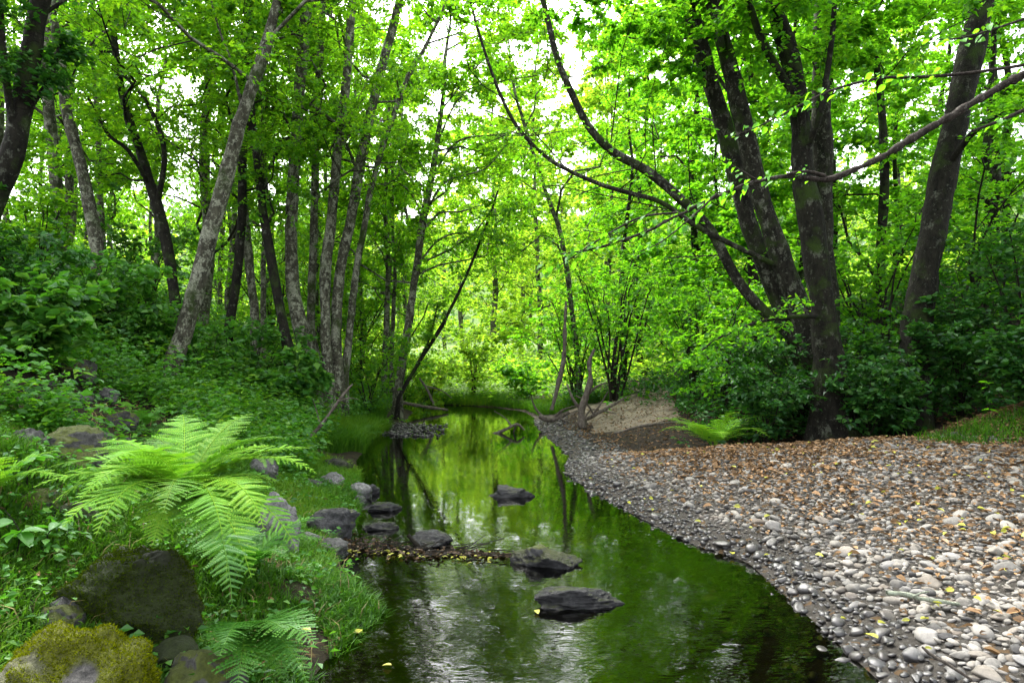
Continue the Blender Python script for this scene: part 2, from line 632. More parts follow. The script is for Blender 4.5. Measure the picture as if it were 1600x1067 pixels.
# ------------------------------------------------------------------ terrain
_yl = [-6, 1.0, 2.95, 3.5, 3.75, 4.1, 4.67, 5.2, 6.22, 9.3, 11.5, 13, 15.7, 18, 19.5, 21, 25, 40, 400]
_xl = [-1.0, -.95, -.885, -.78, -.72, -.95, -1.16, -1.30, -1.42, -2.10, -2.45, -2.43, -2.40, -2.6, -3.4, -6, -14, -50, -700]
_yr = [-6, 2.0, 2.95, 3.83, 4.67, 5.15, 5.98, 7.1, 8.3, 9.96, 11.5, 13.6, 16.6, 18.2, 19.5, 21, 25, 40, 400]
_xr = [1.75, 1.65, 1.58, 1.61, 1.62, 1.35, 1.12, .87, .64, .82, .66, .51, .47, .2, -.6, -2.8, -10, -46, -690]
_ld = [0, .12, .35, .7, 1.1, 1.8, 2.4, 3.4, 5, 8, 12, 20, 60, 900]
_lz = [0, .05, .11, .24, .44, .78, 1.04, 1.55, 2.35, 3.6, 4.6, 5.2, 7, 7]
_gn = SineNoise(3, 4, .9)
_gn2 = SineNoise(8, 3, 5.0)


def XL(y):
    return np.interp(y, _yl, _xl)


def XR(y):
    return np.interp(y, _yr, _xr)


def H(x, y):
    x, y = np.asarray(x, float), np.asarray(y, float)
    xl, xr = XL(y), XR(y)
    p = np.stack([x, y, np.zeros_like(x)], -1)
    dl, dr = xl - x, x - xr
    inside = np.minimum(-dl, -dr)
    bed = -.30 * smooth(0, .75, inside) - .02
    left = np.interp(dl, _ld, _lz) * (1 - .75 * smooth(19, 26, y)) + _gn(p) * .05 * smooth(.2, 1.2, dl) + _gn2(p) * .012
    g = .46 * (1 - np.exp(-np.maximum(dr, 0) / (1.25 + 2.2 * smooth(8.6, 10.5, y))))
    # the bar dips behind its crest, then the bank climbs
    crest = 8.0 + .25 * np.sin(x * 1.3)
    dip = -.16 * smooth(crest - .2, crest + .8, y) * smooth(.3, 1.6, dr) * (1 - smooth(9.6, 11.5, y))
    bank = smooth(9.3, 13.0, y) * np.clip((x - 2.0) * .15, 0, .9) + .30 * np.clip(x - (4.9 + .45 * np.maximum(0, 7.5 - y)), 0, 14) * smooth(3, 6, y)
    path = .15 * smooth(12.2, 15.5, y) * smooth(1.0, 1.9, x) * (1 - .5 * smooth(16, 20, y))
    right = g + dip + bank + path + (_gn(p) * .03 + _gn2(p) * .006) * smooth(.2, 1.2, dr)
    z = np.where(inside > 0, bed, np.where(dl > 0, left, right))
    z = z + np.maximum(0, y - 26) * .05 * smooth(26, 40, y)
    return z


def hit(px, py):
    """where the ray through a photo pixel meets the ground"""
    Y = np.arange(1.6, 60, .02)
    X = (px - 800) / F * Y
    Z = CAMZ + (HOR - py) / F * Y
    k = np.argmax(Z < H(X, Y))
    return np.array([X[k], Y[k], float(H(X[k], Y[k]))])


def gz(x, y):
    return float(H(np.array([x]), np.array([y]))[0])


def grow_axis(a, b, step, far_a, far_b, g=1.18):
    xs = list(np.arange(a, b, step))
    s, x = step, xs[0]
    lo = []
    while x > far_a:
        s *= g
        x -= s
        lo.append(x)
    s, x = step, xs[-1]
    hi = []
    while x < far_b:
        s *= g
        x += s
        hi.append(x)
    return np.array(lo[::-1] + xs + hi)


gx = grow_axis(-4.5, 6.5, .06, -160, 160)
gy = grow_axis(1.2, 10.0, .06, -12, 170, 1.10)
GX, GY = np.meshgrid(gx, gy)
GZ = H(GX, GY)
nx, ny = len(gx), len(gy)
cx = (GX[:-1, :-1] + GX[1:, 1:]) / 2
cy = (GY[:-1, :-1] + GY[1:, 1:]) / 2
cdl, cdr = XL(cy) - cx, cx - XR(cy)
cls = np.zeros(cx.shape, int)                        # 0 bed, 1 left bank, 2 gravel, 3 right bank soil, 4 sandy path, 5 far ground
cls[cdl > -.05] = 1
crest_c = 8.0 + .25 * np.sin(cx * 1.3)
cls[(cdr > -.02)] = 2
cls[(cdr > .5) & (cy > crest_c + .15)] = 3
cls[(cdr > 0) & (cx > 4.9 + .45 * np.maximum(0, 7.5 - cy)) & (cy > 5)] = 3
cls[(cy > 12.4) & (cy < 16.2) & (cx > 1.45 + .12 * np.sin(cy * 3)) & (cx < 3.0 + (cy - 12) * .15)] = 4
cls[(cdr > 0) & (cy > 16.2)] = 3
cls[(cy > 21)] = 5
V_all = np.stack([GX, GY, GZ], -1).reshape(-1, 3)
ii, jj = np.meshgrid(np.arange(ny - 1), np.arange(nx - 1), indexing='ij')
Q_all = np.stack([ii * nx + jj, ii * nx + jj + 1, (ii + 1) * nx + jj + 1, (ii + 1) * nx + jj], -1)

M_BED = soil_mat('bed_mud', [(.3, (.016, .012, .006)), (.6, (.040, .029, .014)), (.75, (.07, .056, .035))], 5)
M_LBANK = soil_mat('bank_soil', [(.3, (.010, .008, .005)), (.55, (.024, .020, .011)), (.72, (.026, .036, .007))], 3, (.05, .032, .014))
M_GRAVEL = soil_mat('gravel_base', [(.3, (.022, .019, .016)), (.55, (.06, .054, .046)), (.7, (.10, .094, .084))], 34, (.09, .058, .03), .02)
M_RBANK = soil_mat('leafy_soil', [(.3, (.008, .006, .004)), (.7, (.030, .022, .015))], 4, (.07, .038, .016))  # soil darkened; the shade behind the gravel bar sits in its colour
M_SAND = soil_mat('path_sand', [(.3, (.085, .07, .052)), (.7, (.26, .22, .165))], 3, (.10, .075, .045), .03)
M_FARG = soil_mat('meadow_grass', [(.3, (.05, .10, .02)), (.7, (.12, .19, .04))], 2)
GROUND = {}
for k, (nm, mt) in enumerate([('stream_bed', M_BED), ('left_bank', M_LBANK), ('gravel_bar', M_GRAVEL), ('right_bank', M_RBANK),
                              ('sandy_path', M_SAND), ('meadow', M_FARG)]):
    q = Q_all[cls == k]
    used, inv = np.unique(q.ravel(), return_inverse=True)
    b = Buf()
    b.add(V_all[used], inv.reshape(-1, 4))
    GROUND[nm] = struct(link(nm, b.mesh(nm, mt)))

# water: a clear thin sheet over the brown bed, fresnel reflection with ripples
m, nt, N, Lk, out = mat_new('stream_water')
geo = N.new('ShaderNodeNewGeometry')
sp = N.new('ShaderNodeSeparateXYZ')
Lk.new(geo.outputs['Position'], sp.inputs[0])
n1 = noise(N, Lk, geo.outputs['Position'], 5.0, 3, .55, (1, 2.6, 1))
n2 = noise(N, Lk, geo.outputs['Position'], 22.0, 2, .5, (1, 2.2, 1))
sm = N.new('ShaderNodeMath')
sm.operation = 'MULTIPLY_ADD'
Lk.new(n2.outputs[0], sm.inputs[0])
sm.inputs[1].default_value = .35
Lk.new(n1.outputs[0], sm.inputs[2])
st = N.new('ShaderNodeMapRange')                     # livelier riffle below the pool, calm above it
st.inputs[1].default_value = 4.3
st.inputs[2].default_value = 6.2
st.inputs[3].default_value = .024
st.inputs[4].default_value = .006
Lk.new(sp.outputs['Y'], st.inputs[0])
bp = N.new('ShaderNodeBump')
bp.inputs['Distance'].default_value = .35
Lk.new(st.outputs[0], bp.inputs['Strength'])
Lk.new(sm.outputs[0], bp.inputs['Height'])
fr = N.new('ShaderNodeFresnel')
fr.inputs[0].default_value = 1.40
Lk.new(bp.outputs[0], fr.inputs['Normal'])
tp = N.new('ShaderNodeBsdfTransparent')
tp.inputs[0].default_value = (.20, .22, .08, 1)
gl = N.new('ShaderNodeBsdfGlossy')
gl.inputs['Roughness'].default_value = .02
gl.inputs[0].default_value = (1, 1, 1, 1)
Lk.new(bp.outputs[0], gl.inputs['Normal'])
mx = N.new('ShaderNodeMixShader')
Lk.new(fr.outputs[0], mx.inputs[0])
Lk.new(tp.outputs[0], mx.inputs[1])
Lk.new(gl.outputs[0], mx.inputs[2])
Lk.new(mx.outputs[0], out.inputs[0])
M_WATER = m
wy = np.concatenate([np.arange(-6, 21, .5), np.arange(21, 40, 2.0)])
b = Buf()
wv, wf = [], []
for k, y in enumerate(wy):
    a_, c_ = float(XL(y)) - .5, float(XR(y)) + .5
    for t in np.linspace(0, 1, 5):
        wv.append((a_ + (c_ - a_) * t, y, 0.0))
for k in range(len(wy) - 1):
    for t in range(4):
        wf.append((k * 5 + t, k * 5 + t + 1, (k + 1) * 5 + t + 1, (k + 1) * 5 + t))
b.add(wv, np.array(wf))
struct(link('stream_water', b.mesh('stream_water', M_WATER)))

# wooded hillside far behind
hb = Buf()
hx = np.linspace(-160, 160, 60)
hy = np.linspace(70, 165, 24)
HX, HY = np.meshgrid(hx, hy)
_hn = SineNoise(21, 4, .05)


def HILL(x, y):
    p = np.stack([x, y, np.zeros_like(x)], -1)
    return 2 + 27 * smooth(72, 140, y) * (1 + .0022 * x) + _hn(p) * 2.0


HZ = HILL(HX, HY)
ii, jj = np.meshgrid(np.arange(23), np.arange(59), indexing='ij')
hb.add(np.stack([HX, HY, HZ], -1).reshape(-1, 3), np.stack([ii * 60 + jj, ii * 60 + jj + 1, (ii + 1) * 60 + jj + 1, (ii + 1) * 60 + jj], -1).reshape(-1, 4))
struct(link('hillside', hb.mesh('hillside', M_FARG)))
b = Buf()
rs = np.random.RandomState(77)
nb = 330
bx, by = rs.uniform(-120, 120, nb), rs.uniform(72, 145, nb)
bz = HILL(bx, by)
per = 60
br = rs.uniform(2, 4.2, nb)
pp = nrm(rs.normal(size=(nb, per, 3))) * (rs.uniform(.5, 1, (nb, per, 1)) * br[:, None, None]) * np.array([1, 1, 1.5])
pos = pp + np.stack([bx, by, bz + br * 1.3], -1)[:, None]
dd = nrm(rs.normal(size=(nb * per, 3)))
leaves(b, pos.reshape(-1, 3), dd, nrm(UP * .7 + rs.normal(size=(nb * per, 3)) * .6), rs.uniform(.7, 1.4, nb * per), rs.uniform(.5, 1.0, nb * per), rs, 4, .2,
       np.repeat(rs.uniform(0, 1, nb), per) * .6 + rs.uniform(0, .4, nb * per))
M_HILL = leaf_mat('hill_leaf', (.05, .105, .045), (.11, .18, .075), (.12, .22, .06), .4, .02)  # pale bluish leaf; distance haze is put into its colour
stuff(link('distant_woodland', b.mesh('distant_woodland', M_HILL)))


# ------------------------------------------------------------------ trees
def trunk_mesh(path, rad, mat, origin, seed, sides=14):
    b = Buf()
    nz = SineNoise(seed, 3, 3.0)
    P = path[None]
    tubes(b, P, rad[None], sides)
    v = b.v[0]
    c = np.repeat(path, sides, axis=0)
    d = v - c
    k = 1 + .08 * nz(v) + .035 * SineNoise(seed + 3, 2, 14.)(v) + .03 * np.sin(v[:, 2] * 9 + nz(v * 2) * 2)
    b.v[0] = c + d * k[:, None]
    return b.mesh('trunk', mat, True, origin)


class Tree:
    """a tree with its own Empty; stems are traced trunks, limbs and crown grow from them"""
    def __init__(self, name, label, base, group=None):
        self.base = np.asarray(base, float)
        self.root = thing(name, label, 'tree', base, group)
        self.tw, self.cr = Buf(), Buf()

    def stem(self, path, rad, mat, seed, name='trunk', sides=14):
        link(name, trunk_mesh(path, rad, mat, self.base, seed, sides), self.root)

    def limbs(self, path, rad, nl, t0, t1, length, ang, rs, mat, subs=8, tw=6, lv=12, leaf=(.07, .05), droop=.25, kind=4, as_parts=True,
              rise=.25, sub_len=.42, twig_len=.42, tilt=.45, jitter=.03, taper=.55):
        A = children(path[None], nl, t0, t1, 1.0, ang, 8, droop, .55, rs, taper, True, rise, lens=length)
        La = plen(A)
        ra = np.clip(La * .0085, .006, .05)[:, None] * np.linspace(1, .25, 8)
        if as_parts:
            for k in range(len(A)):
                b = Buf()
                tubes(b, A[k:k + 1], ra[k:k + 1], 6)
                link('limb', b.mesh('limb', mat, True, self.base), self.root)
        else:
            tubes(self.tw, A, ra, 5)
        self.foliage(A, rs, subs, tw, lv, leaf, droop, kind, sub_len, twig_len, tilt, jitter)

    def foliage(self, A, rs, subs, tw, lv, leaf, droop=.25, kind=4, sub_len=.42, twig_len=.42, tilt=.45, jitter=.03, t0=.2):
        B = children(A, subs, t0, .98, sub_len, 48, 5, droop * .6, .7, rs, .5, False, .08)
        Lb = plen(B)
        tubes(self.tw, B, np.clip(Lb * .006, .003, .012)[:, None] * np.linspace(1, .3, 5), 3)
        C = children(B, tw, .12, .98, twig_len, 45, 4, droop * .6, .5, rs, .45, False, .03)
        tubes(self.tw, C[::2, ::3][:, :2], np.full((len(C[::2]), 2), .0022), 3)
        leaves_on(self.cr, C, lv, leaf[0], leaf[1], rs, kind, jitter, tilt)

    def finish(self, leafmat, twigmat=None):
        if self.tw.n:
            stuff(link('twigs', self.tw.mesh('twigs', twigmat or M_TWIG, True, self.base), self.root))
        if self.cr.n:
            stuff(link('crown', self.cr.mesh('crown', leafmat, False, self.base), self.root))


def trace(pts, widths, Y, top=11.0, wig=.02, seed=0, dY=0.0, thin=.84):
    """photo pixels -> world path from the ground up to height top"""
    n = len(pts)
    Ys = np.linspace(Y, Y + dY, n)
    P = [at(px, py, yy) for (px, py), yy in zip(pts, Ys)]
    W = [w * Y / F / 2 * thin for w in widths]
    d = nrm(P[-1] - P[-2])
    if top and P[-1][2] < top:
        d = nrm(d + UP * .35)
        s = (top - P[-1][2]) / max(.4, d[2])
        P += [P[-1] + d * s * .5 + np.array([.1, 0, 0]), P[-1] + d * s]
        W += [W[-1] * .6, W[-1] * .25]
    P, W = resample(P, W, .18)
    r = np.random.RandomState(seed)
    wn_ = np.cumsum(r.normal(size=(len(P), 3)) * wig * .18, axis=0)
    wn_ -= np.linspace(0, 1, len(P))[:, None] * wn_[-1]
    P = P + wn_
    return P, W


def flare(P, W, k=.40, h=.45):
    z0 = P[0, 2]
    W = W * (1 + k * np.exp(-(P[:, 2] - z0) / (h * .6)))
    d = nrm(P[0] - P[1])
    P = np.vstack([P[0] + (d * .5 - UP * .5) * .5, P])
    W = np.concatenate([[W[0] * 1.15], W])
    return P, W


def px_tree(name, label, group, stems, mat, leafmat, seed, top=11.0, limb_kw=None, extra=(), down=False):
    """stems: list of (pts bottom to top, widths, Y, dY)"""
    rs = np.random.RandomState(seed)
    paths = []
    for k, (pts, wid, Y, dY) in enumerate(stems):
        P, W = trace(pts, wid, Y, top + k * .3, .03, seed + k, dY, .70 if seed < 200 else .84)
        paths.append((P, W))
    base = paths[0][0][0].copy()
    base[2] = min(base[2], gz(base[0], base[1]))
    t = Tree(name, label, base, group)
    for k, (P, W) in enumerate(paths):
        if not down:
            g = gz(P[0, 0], P[0, 1])
            if P[0, 2] > g:                      # reach the ground
                P = np.vstack([[P[0, 0] - (P[2, 0] - P[0, 0]) * .2, P[0, 1], g], P])
                W = np.concatenate([[W[0]], W])
            P, W = flare(P, W)
        t.stem(P, W, mat, seed * 7 + k)
        kw = dict(nl=12, t0=.30, t1=.97, length=2.7, ang=62, subs=9, tw=7, lv=25, leaf=(.066, .050))
        kw.update(limb_kw or {})
        if kw['nl'] == 0:
            continue
        t.limbs(P, W, rs=rs, mat=mat, **kw)
    for pts, wid, Y, dY in extra:                # traced forks and branches
        Ys = np.linspace(Y, Y + dY, len(pts))
        P = np.array([at(px, py, yy) for (px, py), yy in zip(pts, Ys)])
        W = [w * Y / F / 2 * .68 for w in wid]
        allp = np.vstack([q for q, _ in paths])
        near_i = np.argmin(np.linalg.norm(allp - (P[0] - UP * .12), axis=1))
        P = np.vstack([allp[near_i], P[1:]]) if len(P) > 2 else P
        P, W = resample(P, W, .12)
        b = Buf()
        tubes(b, P, W, 9)
        link('branch', b.mesh('branch', mat, True, base), t.root)
        idx = np.linspace(0, len(P) - 1, 8).astype(int)
        t.foliage(P[idx][None], rs, 12, 6, 10, (.075, .055), .2, 4, .32, .4, t0=.3)
    t.finish(leafmat)
    return t


GL = 'alders rooted on the left bank'
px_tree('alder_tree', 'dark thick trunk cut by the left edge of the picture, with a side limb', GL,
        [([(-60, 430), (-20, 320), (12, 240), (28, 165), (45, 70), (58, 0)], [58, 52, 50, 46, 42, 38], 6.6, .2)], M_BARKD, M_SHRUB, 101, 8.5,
        dict(nl=9, t0=.45, length=1.7, leaf=(.07, .05), lv=10),
        [([(28, 170), (55, 155), (72, 135), (82, 115), (95, 60)], [16, 13, 12, 10, 7], 6.7, .2), ([(24, 190), (10, 130), (3, 60), (0, 0)], [20, 16, 14, 12], 6.5, .1)])
px_tree('alder_tree', 'slim grey trunk behind the dark trunk at the left edge', GL,
        [([(152, 400), (140, 320), (125, 250), (104, 180), (96, 120), (84, 40), (80, 0)], [27, 25, 24, 22, 20, 18, 16], 10.2, .4)], M_BARK, M_ALDER, 102)
px_tree('alder_tree', 'dark forked trunk with two arms on the left slope', GL,
        [([(276, 480), (266, 410), (250, 335), (228, 260), (205, 190), (188, 120), (175, 30), (170, 0)], [26, 25, 25, 21, 18, 15, 13, 12], 10.6, .5)], M_BARKD, M_ALDER, 103, 10,
        dict(nl=10, length=2.4),
        [([(247, 300), (256, 262), (255, 225), (244, 190), (226, 155), (205, 130), (185, 110)], [13, 12, 12, 10, 9, 8, 6], 10.6, .2),
         ([(228, 262), (200, 235), (170, 212), (150, 175), (130, 140)], [11, 9, 8, 6, 4], 10.5, -.4)])
px_tree('alder_tree', 'pale lichen covered trunk leaning right above the scree', GL,
        [([(264, 582), (285, 520), (308, 440), (330, 350), (350, 280), (372, 195), (392, 140), (414, 80), (432, 10), (440, -30)],
           [42, 38, 36, 35, 33, 31, 29, 27, 24, 22], 8.4, .4)], M_BARK, M_ALDER, 104, 9.5, dict(nl=9, t0=.5, length=2.4),
        [([(383, 160), (362, 100), (340, 40), (325, -20)], [7, 6, 5, 4], 8.6, .3), ([(430, 30), (445, 10), (462, -20)], [9, 8, 7], 8.8, .1)])
px_tree('alder_tree', 'dark trunk just right of the leaning pale trunk', GL,
        [([(356, 522), (368, 450), (374, 360), (378, 260), (384, 160), (386, 60), (386, 0)], [22, 21, 20, 19, 18, 17, 16], 11.3, .3)], M_BARKD, M_ALDER, 105)
px_tree('alder_tree', 'straight mottled trunk rising between two darker slanting trunks', GL,
        [([(398, 545), (396, 480), (388, 400), (380, 320), (376, 230), (380, 100), (390, 0)], [20, 19, 19, 18, 17, 16, 14], 12.2, .3)], M_BARK, M_ALDER, 106)
px_tree('alder_tree', 'thin pale upright trunk left of the multi-stemmed alder', GL,
        [([(411, 530), (413, 450), (414, 360), (414, 250), (410, 120), (415, 0)], [13, 13, 12, 12, 11, 10], 13.2, .3)], M_BARK, M_ALDER, 107)
px_tree('alder_tree', 'dark trunk slanting left from the multi-stemmed alder', GL,
        [([(453, 560), (440, 490), (425, 420), (412, 350), (402, 280), (392, 200), (386, 90), (384, 0)], [24, 21, 20, 19, 18, 17, 15, 14], 11.0, .3)], M_BARKD, M_ALDER, 108)
px_tree('alder_tree', 'clump of tall grey mottled stems from one foot at the water', GL,
        [([(492, 618), (486, 570), (470, 515), (458, 455), (455, 360), (460, 260), (468, 150), (478, 30), (480, 0)], [40, 37, 35, 31, 28, 27, 26, 24, 22], 12.0, .4),
         ([(514, 612), (512, 560), (509, 500), (510, 420), (520, 330), (532, 220), (546, 100), (552, 0)], [28, 23, 22, 23, 22, 21, 20, 18], 12.1, .5),
         ([(528, 600), (527, 520), (530, 440), (548, 340), (566, 235), (585, 140), (604, 70), (622, 0)], [26, 23, 23, 22, 22, 21, 20, 18], 12.3, .6),
         ([(500, 600), (484, 500), (486, 400), (490, 280), (498, 120), (504, 0)], [20, 18, 17, 17, 16, 14], 12.6, .6),
         ([(538, 596), (552, 470), (576, 330), (598, 240), (622, 170), (645, 110), (668, 70)], [17, 16, 15, 13, 12, 10, 8], 12.6, .5)],
        M_BARK, M_ALDER, 109, 11, dict(nl=7, t0=.36, length=2.7, lv=15, leaf=(.06, .046)))
px_tree('alder_tree', 'slender upright pair of stems beside the far water', None,
        [([(600, 612), (604, 520), (607, 420), (604, 330), (606, 200)], [13, 12, 11, 10, 8], 17.5, .3),
         ([(612, 612), (614, 520), (617, 430), (612, 330)], [10, 9, 8, 7], 17.7, .2)], M_BARK, M_ALDER, 110, 10, dict(nl=14, t0=.28, length=3.0, lv=15, leaf=(.095, .07)))
px_tree('alder_tree', 'pale grey trunk leaning right in the middle distance', None,
        [([(622, 610), (634, 540), (648, 440), (660, 350), (676, 260), (690, 160), (694, 90)], [20, 18, 17, 16, 14, 11, 8], 15.5, .4)], M_BARK, M_ALDER, 111, 10.5,
        dict(nl=18, t0=.25, length=3.4, lv=15, leaf=(.095, .07)),
        [([(664, 318), (690, 290), (720, 275), (760, 262), (800, 215)], [6, 5, 4, 3, 2], 15.2, -.4), ([(674, 262), (710, 225), (760, 212), (830, 212), (880, 205)], [6, 5, 4, 3, 2], 15.3, .5),
         ([(684, 200), (720, 150), (770, 130), (840, 118)], [5, 4, 3, 2], 15.4, -.3), ([(690, 160), (740, 110), (790, 60), (830, 50)], [5, 4, 3, 2], 15.5, .3),
         ([(672, 262), (640, 230), (610, 215), (570, 210)], [5, 4, 3, 2], 15.3, .3), ([(652, 400), (690, 372), (740, 365), (790, 380)], [5, 4, 3, 2], 15.2, -.5)])
px_tree('alder_tree', 'thin bare dark pole leaning far right over the water', None,
        [([(622, 622), (650, 572), (690, 505), (724, 435), (755, 360), (778, 298)], [11, 9, 8, 7, 6, 4], 15.0, .2)], M_BARKD, M_ALDER, 112, 0,
        dict(nl=0), [([(660, 572), (672, 525), (684, 474)], [6, 5, 3], 15.0, 0)])

px_tree('alder_tree', 'thin grey trunk right of the bare leaning pole, deep in the middle', None,
        [([(905, 600), (898, 520), (888, 430), (876, 360), (862, 320), (838, 250), (815, 180), (800, 120)], [12, 12, 11, 11, 10, 9, 8, 6], 17.5, .3)], M_BARK, M_ALDER, 113, 11,
        dict(nl=14, t0=.3, length=3.0, lv=14, leaf=(.095, .07)))
GR = 'broadleaf trees on the right bank'
px_tree('broadleaf_tree', 'pair of tall grey trunks leaning left behind the gravel bar', GR,
        [([(1262, 590), (1235, 510), (1205, 440), (1172, 360), (1150, 280), (1128, 190), (1105, 120), (1085, 40), (1072, -10)], [40, 36, 33, 32, 32, 31, 31, 30, 29], 10.6, .2),
         ([(1275, 590), (1255, 500), (1226, 420), (1192, 320), (1172, 240), (1150, 150), (1130, 70), (1112, -10)], [42, 38, 36, 35, 34, 32, 30, 28], 10.2, .2)],
        M_BARKM, M_RIGHT, 201, 9.5, dict(nl=8, t0=.5, length=2.8, leaf=(.095, .075)),
        [([(1215, 560), (1165, 455), (1110, 360), (1060, 308), (1012, 268), (962, 240), (925, 205), (900, 160), (872, 95), (858, 40), (846, -10)],
          [26, 24, 23, 22, 22, 20, 18, 17, 15, 14, 13], 10.3, .4),
         ([(1150, 440), (1100, 360), (1035, 317), (985, 302), (930, 285), (860, 250), (812, 203), (785, 155), (762, 95), (742, 30), (732, -10)],
          [13, 12, 11, 11, 10, 9, 9, 8, 7, 6, 5], 9.9, .2)])
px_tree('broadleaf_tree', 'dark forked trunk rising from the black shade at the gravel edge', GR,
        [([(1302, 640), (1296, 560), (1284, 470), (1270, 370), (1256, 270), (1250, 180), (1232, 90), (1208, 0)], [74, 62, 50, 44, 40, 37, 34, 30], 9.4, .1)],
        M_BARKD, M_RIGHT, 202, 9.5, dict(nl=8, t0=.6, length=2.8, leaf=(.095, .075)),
        [([(1262, 230), (1250, 165), (1222, 120), (1196, 75), (1180, 35), (1166, -10)], [20, 19, 18, 17, 16, 14], 9.3, -.2),
         ([(1262, 235), (1278, 190), (1290, 130), (1300, 60), (1305, -10)], [15, 14, 13, 12, 11], 9.2, -.1),
         ([(1288, 470), (1240, 495), (1180, 505), (1120, 530), (1090, 555)], [12, 9, 7, 5, 4], 9.2, -.5)])
px_tree('broadleaf_tree', 'pale straight trunk directly behind the dark forked trunk', GR,
        [([(1296, 600), (1294, 500), (1290, 400), (1288, 280), (1286, 140), (1288, 0)], [40, 38, 36, 35, 33, 32], 11.2, .1)],
        M_BARKM, M_RIGHT, 203, 9.5, dict(nl=8, t0=.55, length=2.8, leaf=(.095, .075)))
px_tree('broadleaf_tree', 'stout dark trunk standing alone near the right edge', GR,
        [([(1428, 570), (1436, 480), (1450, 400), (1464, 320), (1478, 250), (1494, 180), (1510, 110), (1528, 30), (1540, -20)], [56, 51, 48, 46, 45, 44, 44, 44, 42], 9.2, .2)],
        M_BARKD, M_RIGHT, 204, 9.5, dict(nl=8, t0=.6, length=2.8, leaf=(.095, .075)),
        [([(1488, 232), (1520, 208), (1560, 182), (1605, 168), (1660, 160)], [16, 14, 12, 11, 9], 9.0, -.5)])

# overhanging branch: its tree stands beyond the right edge, each leaf of it a leaf
rs = np.random.RandomState(301)
pts = [(1790, 60), (1700, 85), (1600, 115), (1540, 148), (1480, 182), (1420, 215), (1372, 243), (1330, 262), (1290, 275), (1240, 270), (1180, 280), (1120, 303), (1060, 332), (1010, 356), (950, 378), (880, 392)]
wid = [20, 18, 16, 15.5, 15, 14, 13, 12, 11, 8.5, 7.5, 7, 6.5, 6, 5, 3]
Yb = np.linspace(4.3, 4.6, len(pts))
P = np.array([at(a, c, y) for (a, c), y in zip(pts, Yb)])
ov_base = np.array([P[0, 0] + .25, P[0, 1], gz(P[0, 0] + .25, P[0, 1])])
ov = Tree('overhanging_tree', 'rough knobbly bough reaching in from the right across the trunks', ov_base)
tp_, tw_ = resample([ov_base - UP * .3, ov_base + UP * 1.5, ov_base + UP * 3.4 + np.array([.1, 0, 0]), ov_base + UP * 6], [.16, .13, .11, .06], .2)
ov.stem(tp_, tw_, M_BARKD, 17)
P[0] = tp_[np.argmin(abs(tp_[:, 2] - P[0, 2]))]
P, W = resample(P, [w * 4.4 / F / 2 * .86 for w in wid], .03)
W = W * .92
P += np.cumsum(rs.normal(size=P.shape) * .0016, axis=0)
W = W * (1 + .15 * rs.normal(size=len(W)) + .5 * (rs.uniform(0, 1, len(W)) > .95))
b = Buf()
tubes(b, P, W, 9)
link('bough', b.mesh('bough', M_BARKR, True, ov_base), ov.root)
side_br = [([(1575, 106), (1500, 116), (1430, 121), (1380, 122), (1330, 132), (1290, 145), (1250, 165), (1215, 183), (1180, 200), (1140, 214)], [5, 5, 5, 4.5, 4, 4, 3.5, 3, 2, 1], 4.4, -.1),
           ([(1700, 85), (1640, 95), (1575, 106)], [7, 6, 5], 4.45, -.05),
           ([(1290, 275), (1260, 268), (1230, 272)], [6, 5, 4], 4.45, 0),
           ([(1060, 332), (1000, 340), (940, 372), (890, 405), (850, 430)], [4, 3.5, 3, 2, 1], 4.55, .1),
           ([(1180, 280), (1150, 262), (1125, 250)], [3.5, 2.5, 1.5], 4.5, -.1),
           ([(1120, 303), (1080, 340), (1030, 380), (985, 398)], [3.5, 3, 2, 1], 4.5, -.15),
           ([(1605, 170), (1560, 190), (1520, 205)], [7, 6, 5], 4.9, 0),
           ([(1600, 30), (1555, 45), (1500, 60), (1450, 62)], [4, 3.5, 3, 1.5], 4.0, 0)]
tw_paths = []
for pts_, wid_, Y_, dY_ in side_br:
    Q = np.array([at(a, c, y) for (a, c), y in zip(pts_, np.linspace(Y_, Y_ + dY_, len(pts_)))])
    Q, Wq = resample(Q, [w * Y_ / F / 2 for w in wid_], .05)
    b = Buf()
    tubes(b, Q, Wq, 6)
    link('branchlet', b.mesh('branchlet', M_BARKR, True, ov_base), ov.root)
    tw_paths.append(Q)
tw_paths.append(P[int(len(P) * .55):])


def broad_leaf_mesh(name, mat, n=7, w=.62, serr=0.0):
    """an ovate leaf blade, unit length along +X, folded on its midrib"""
    b = Buf()
    v = []
    for i in range(n + 1):
        t = i / n
        wd = w * .5 * (math.sin(PI * t ** .8) ** .85 if 0 < t < 1 else 0)
        zz = -.18 * t * t
        v += [(t, wd, zz + wd * .35), (t, 0, zz), (t, -wd, zz + wd * .35)]
    fa = []
    for i in range(n):
        a = i * 3
        fa += [(a, a + 1, a + 4, a + 3), (a + 1, a + 2, a + 5, a + 4)]
    b.add(v, np.array(fa), .6)
    me = b.mesh(name, mat, True)
    return me


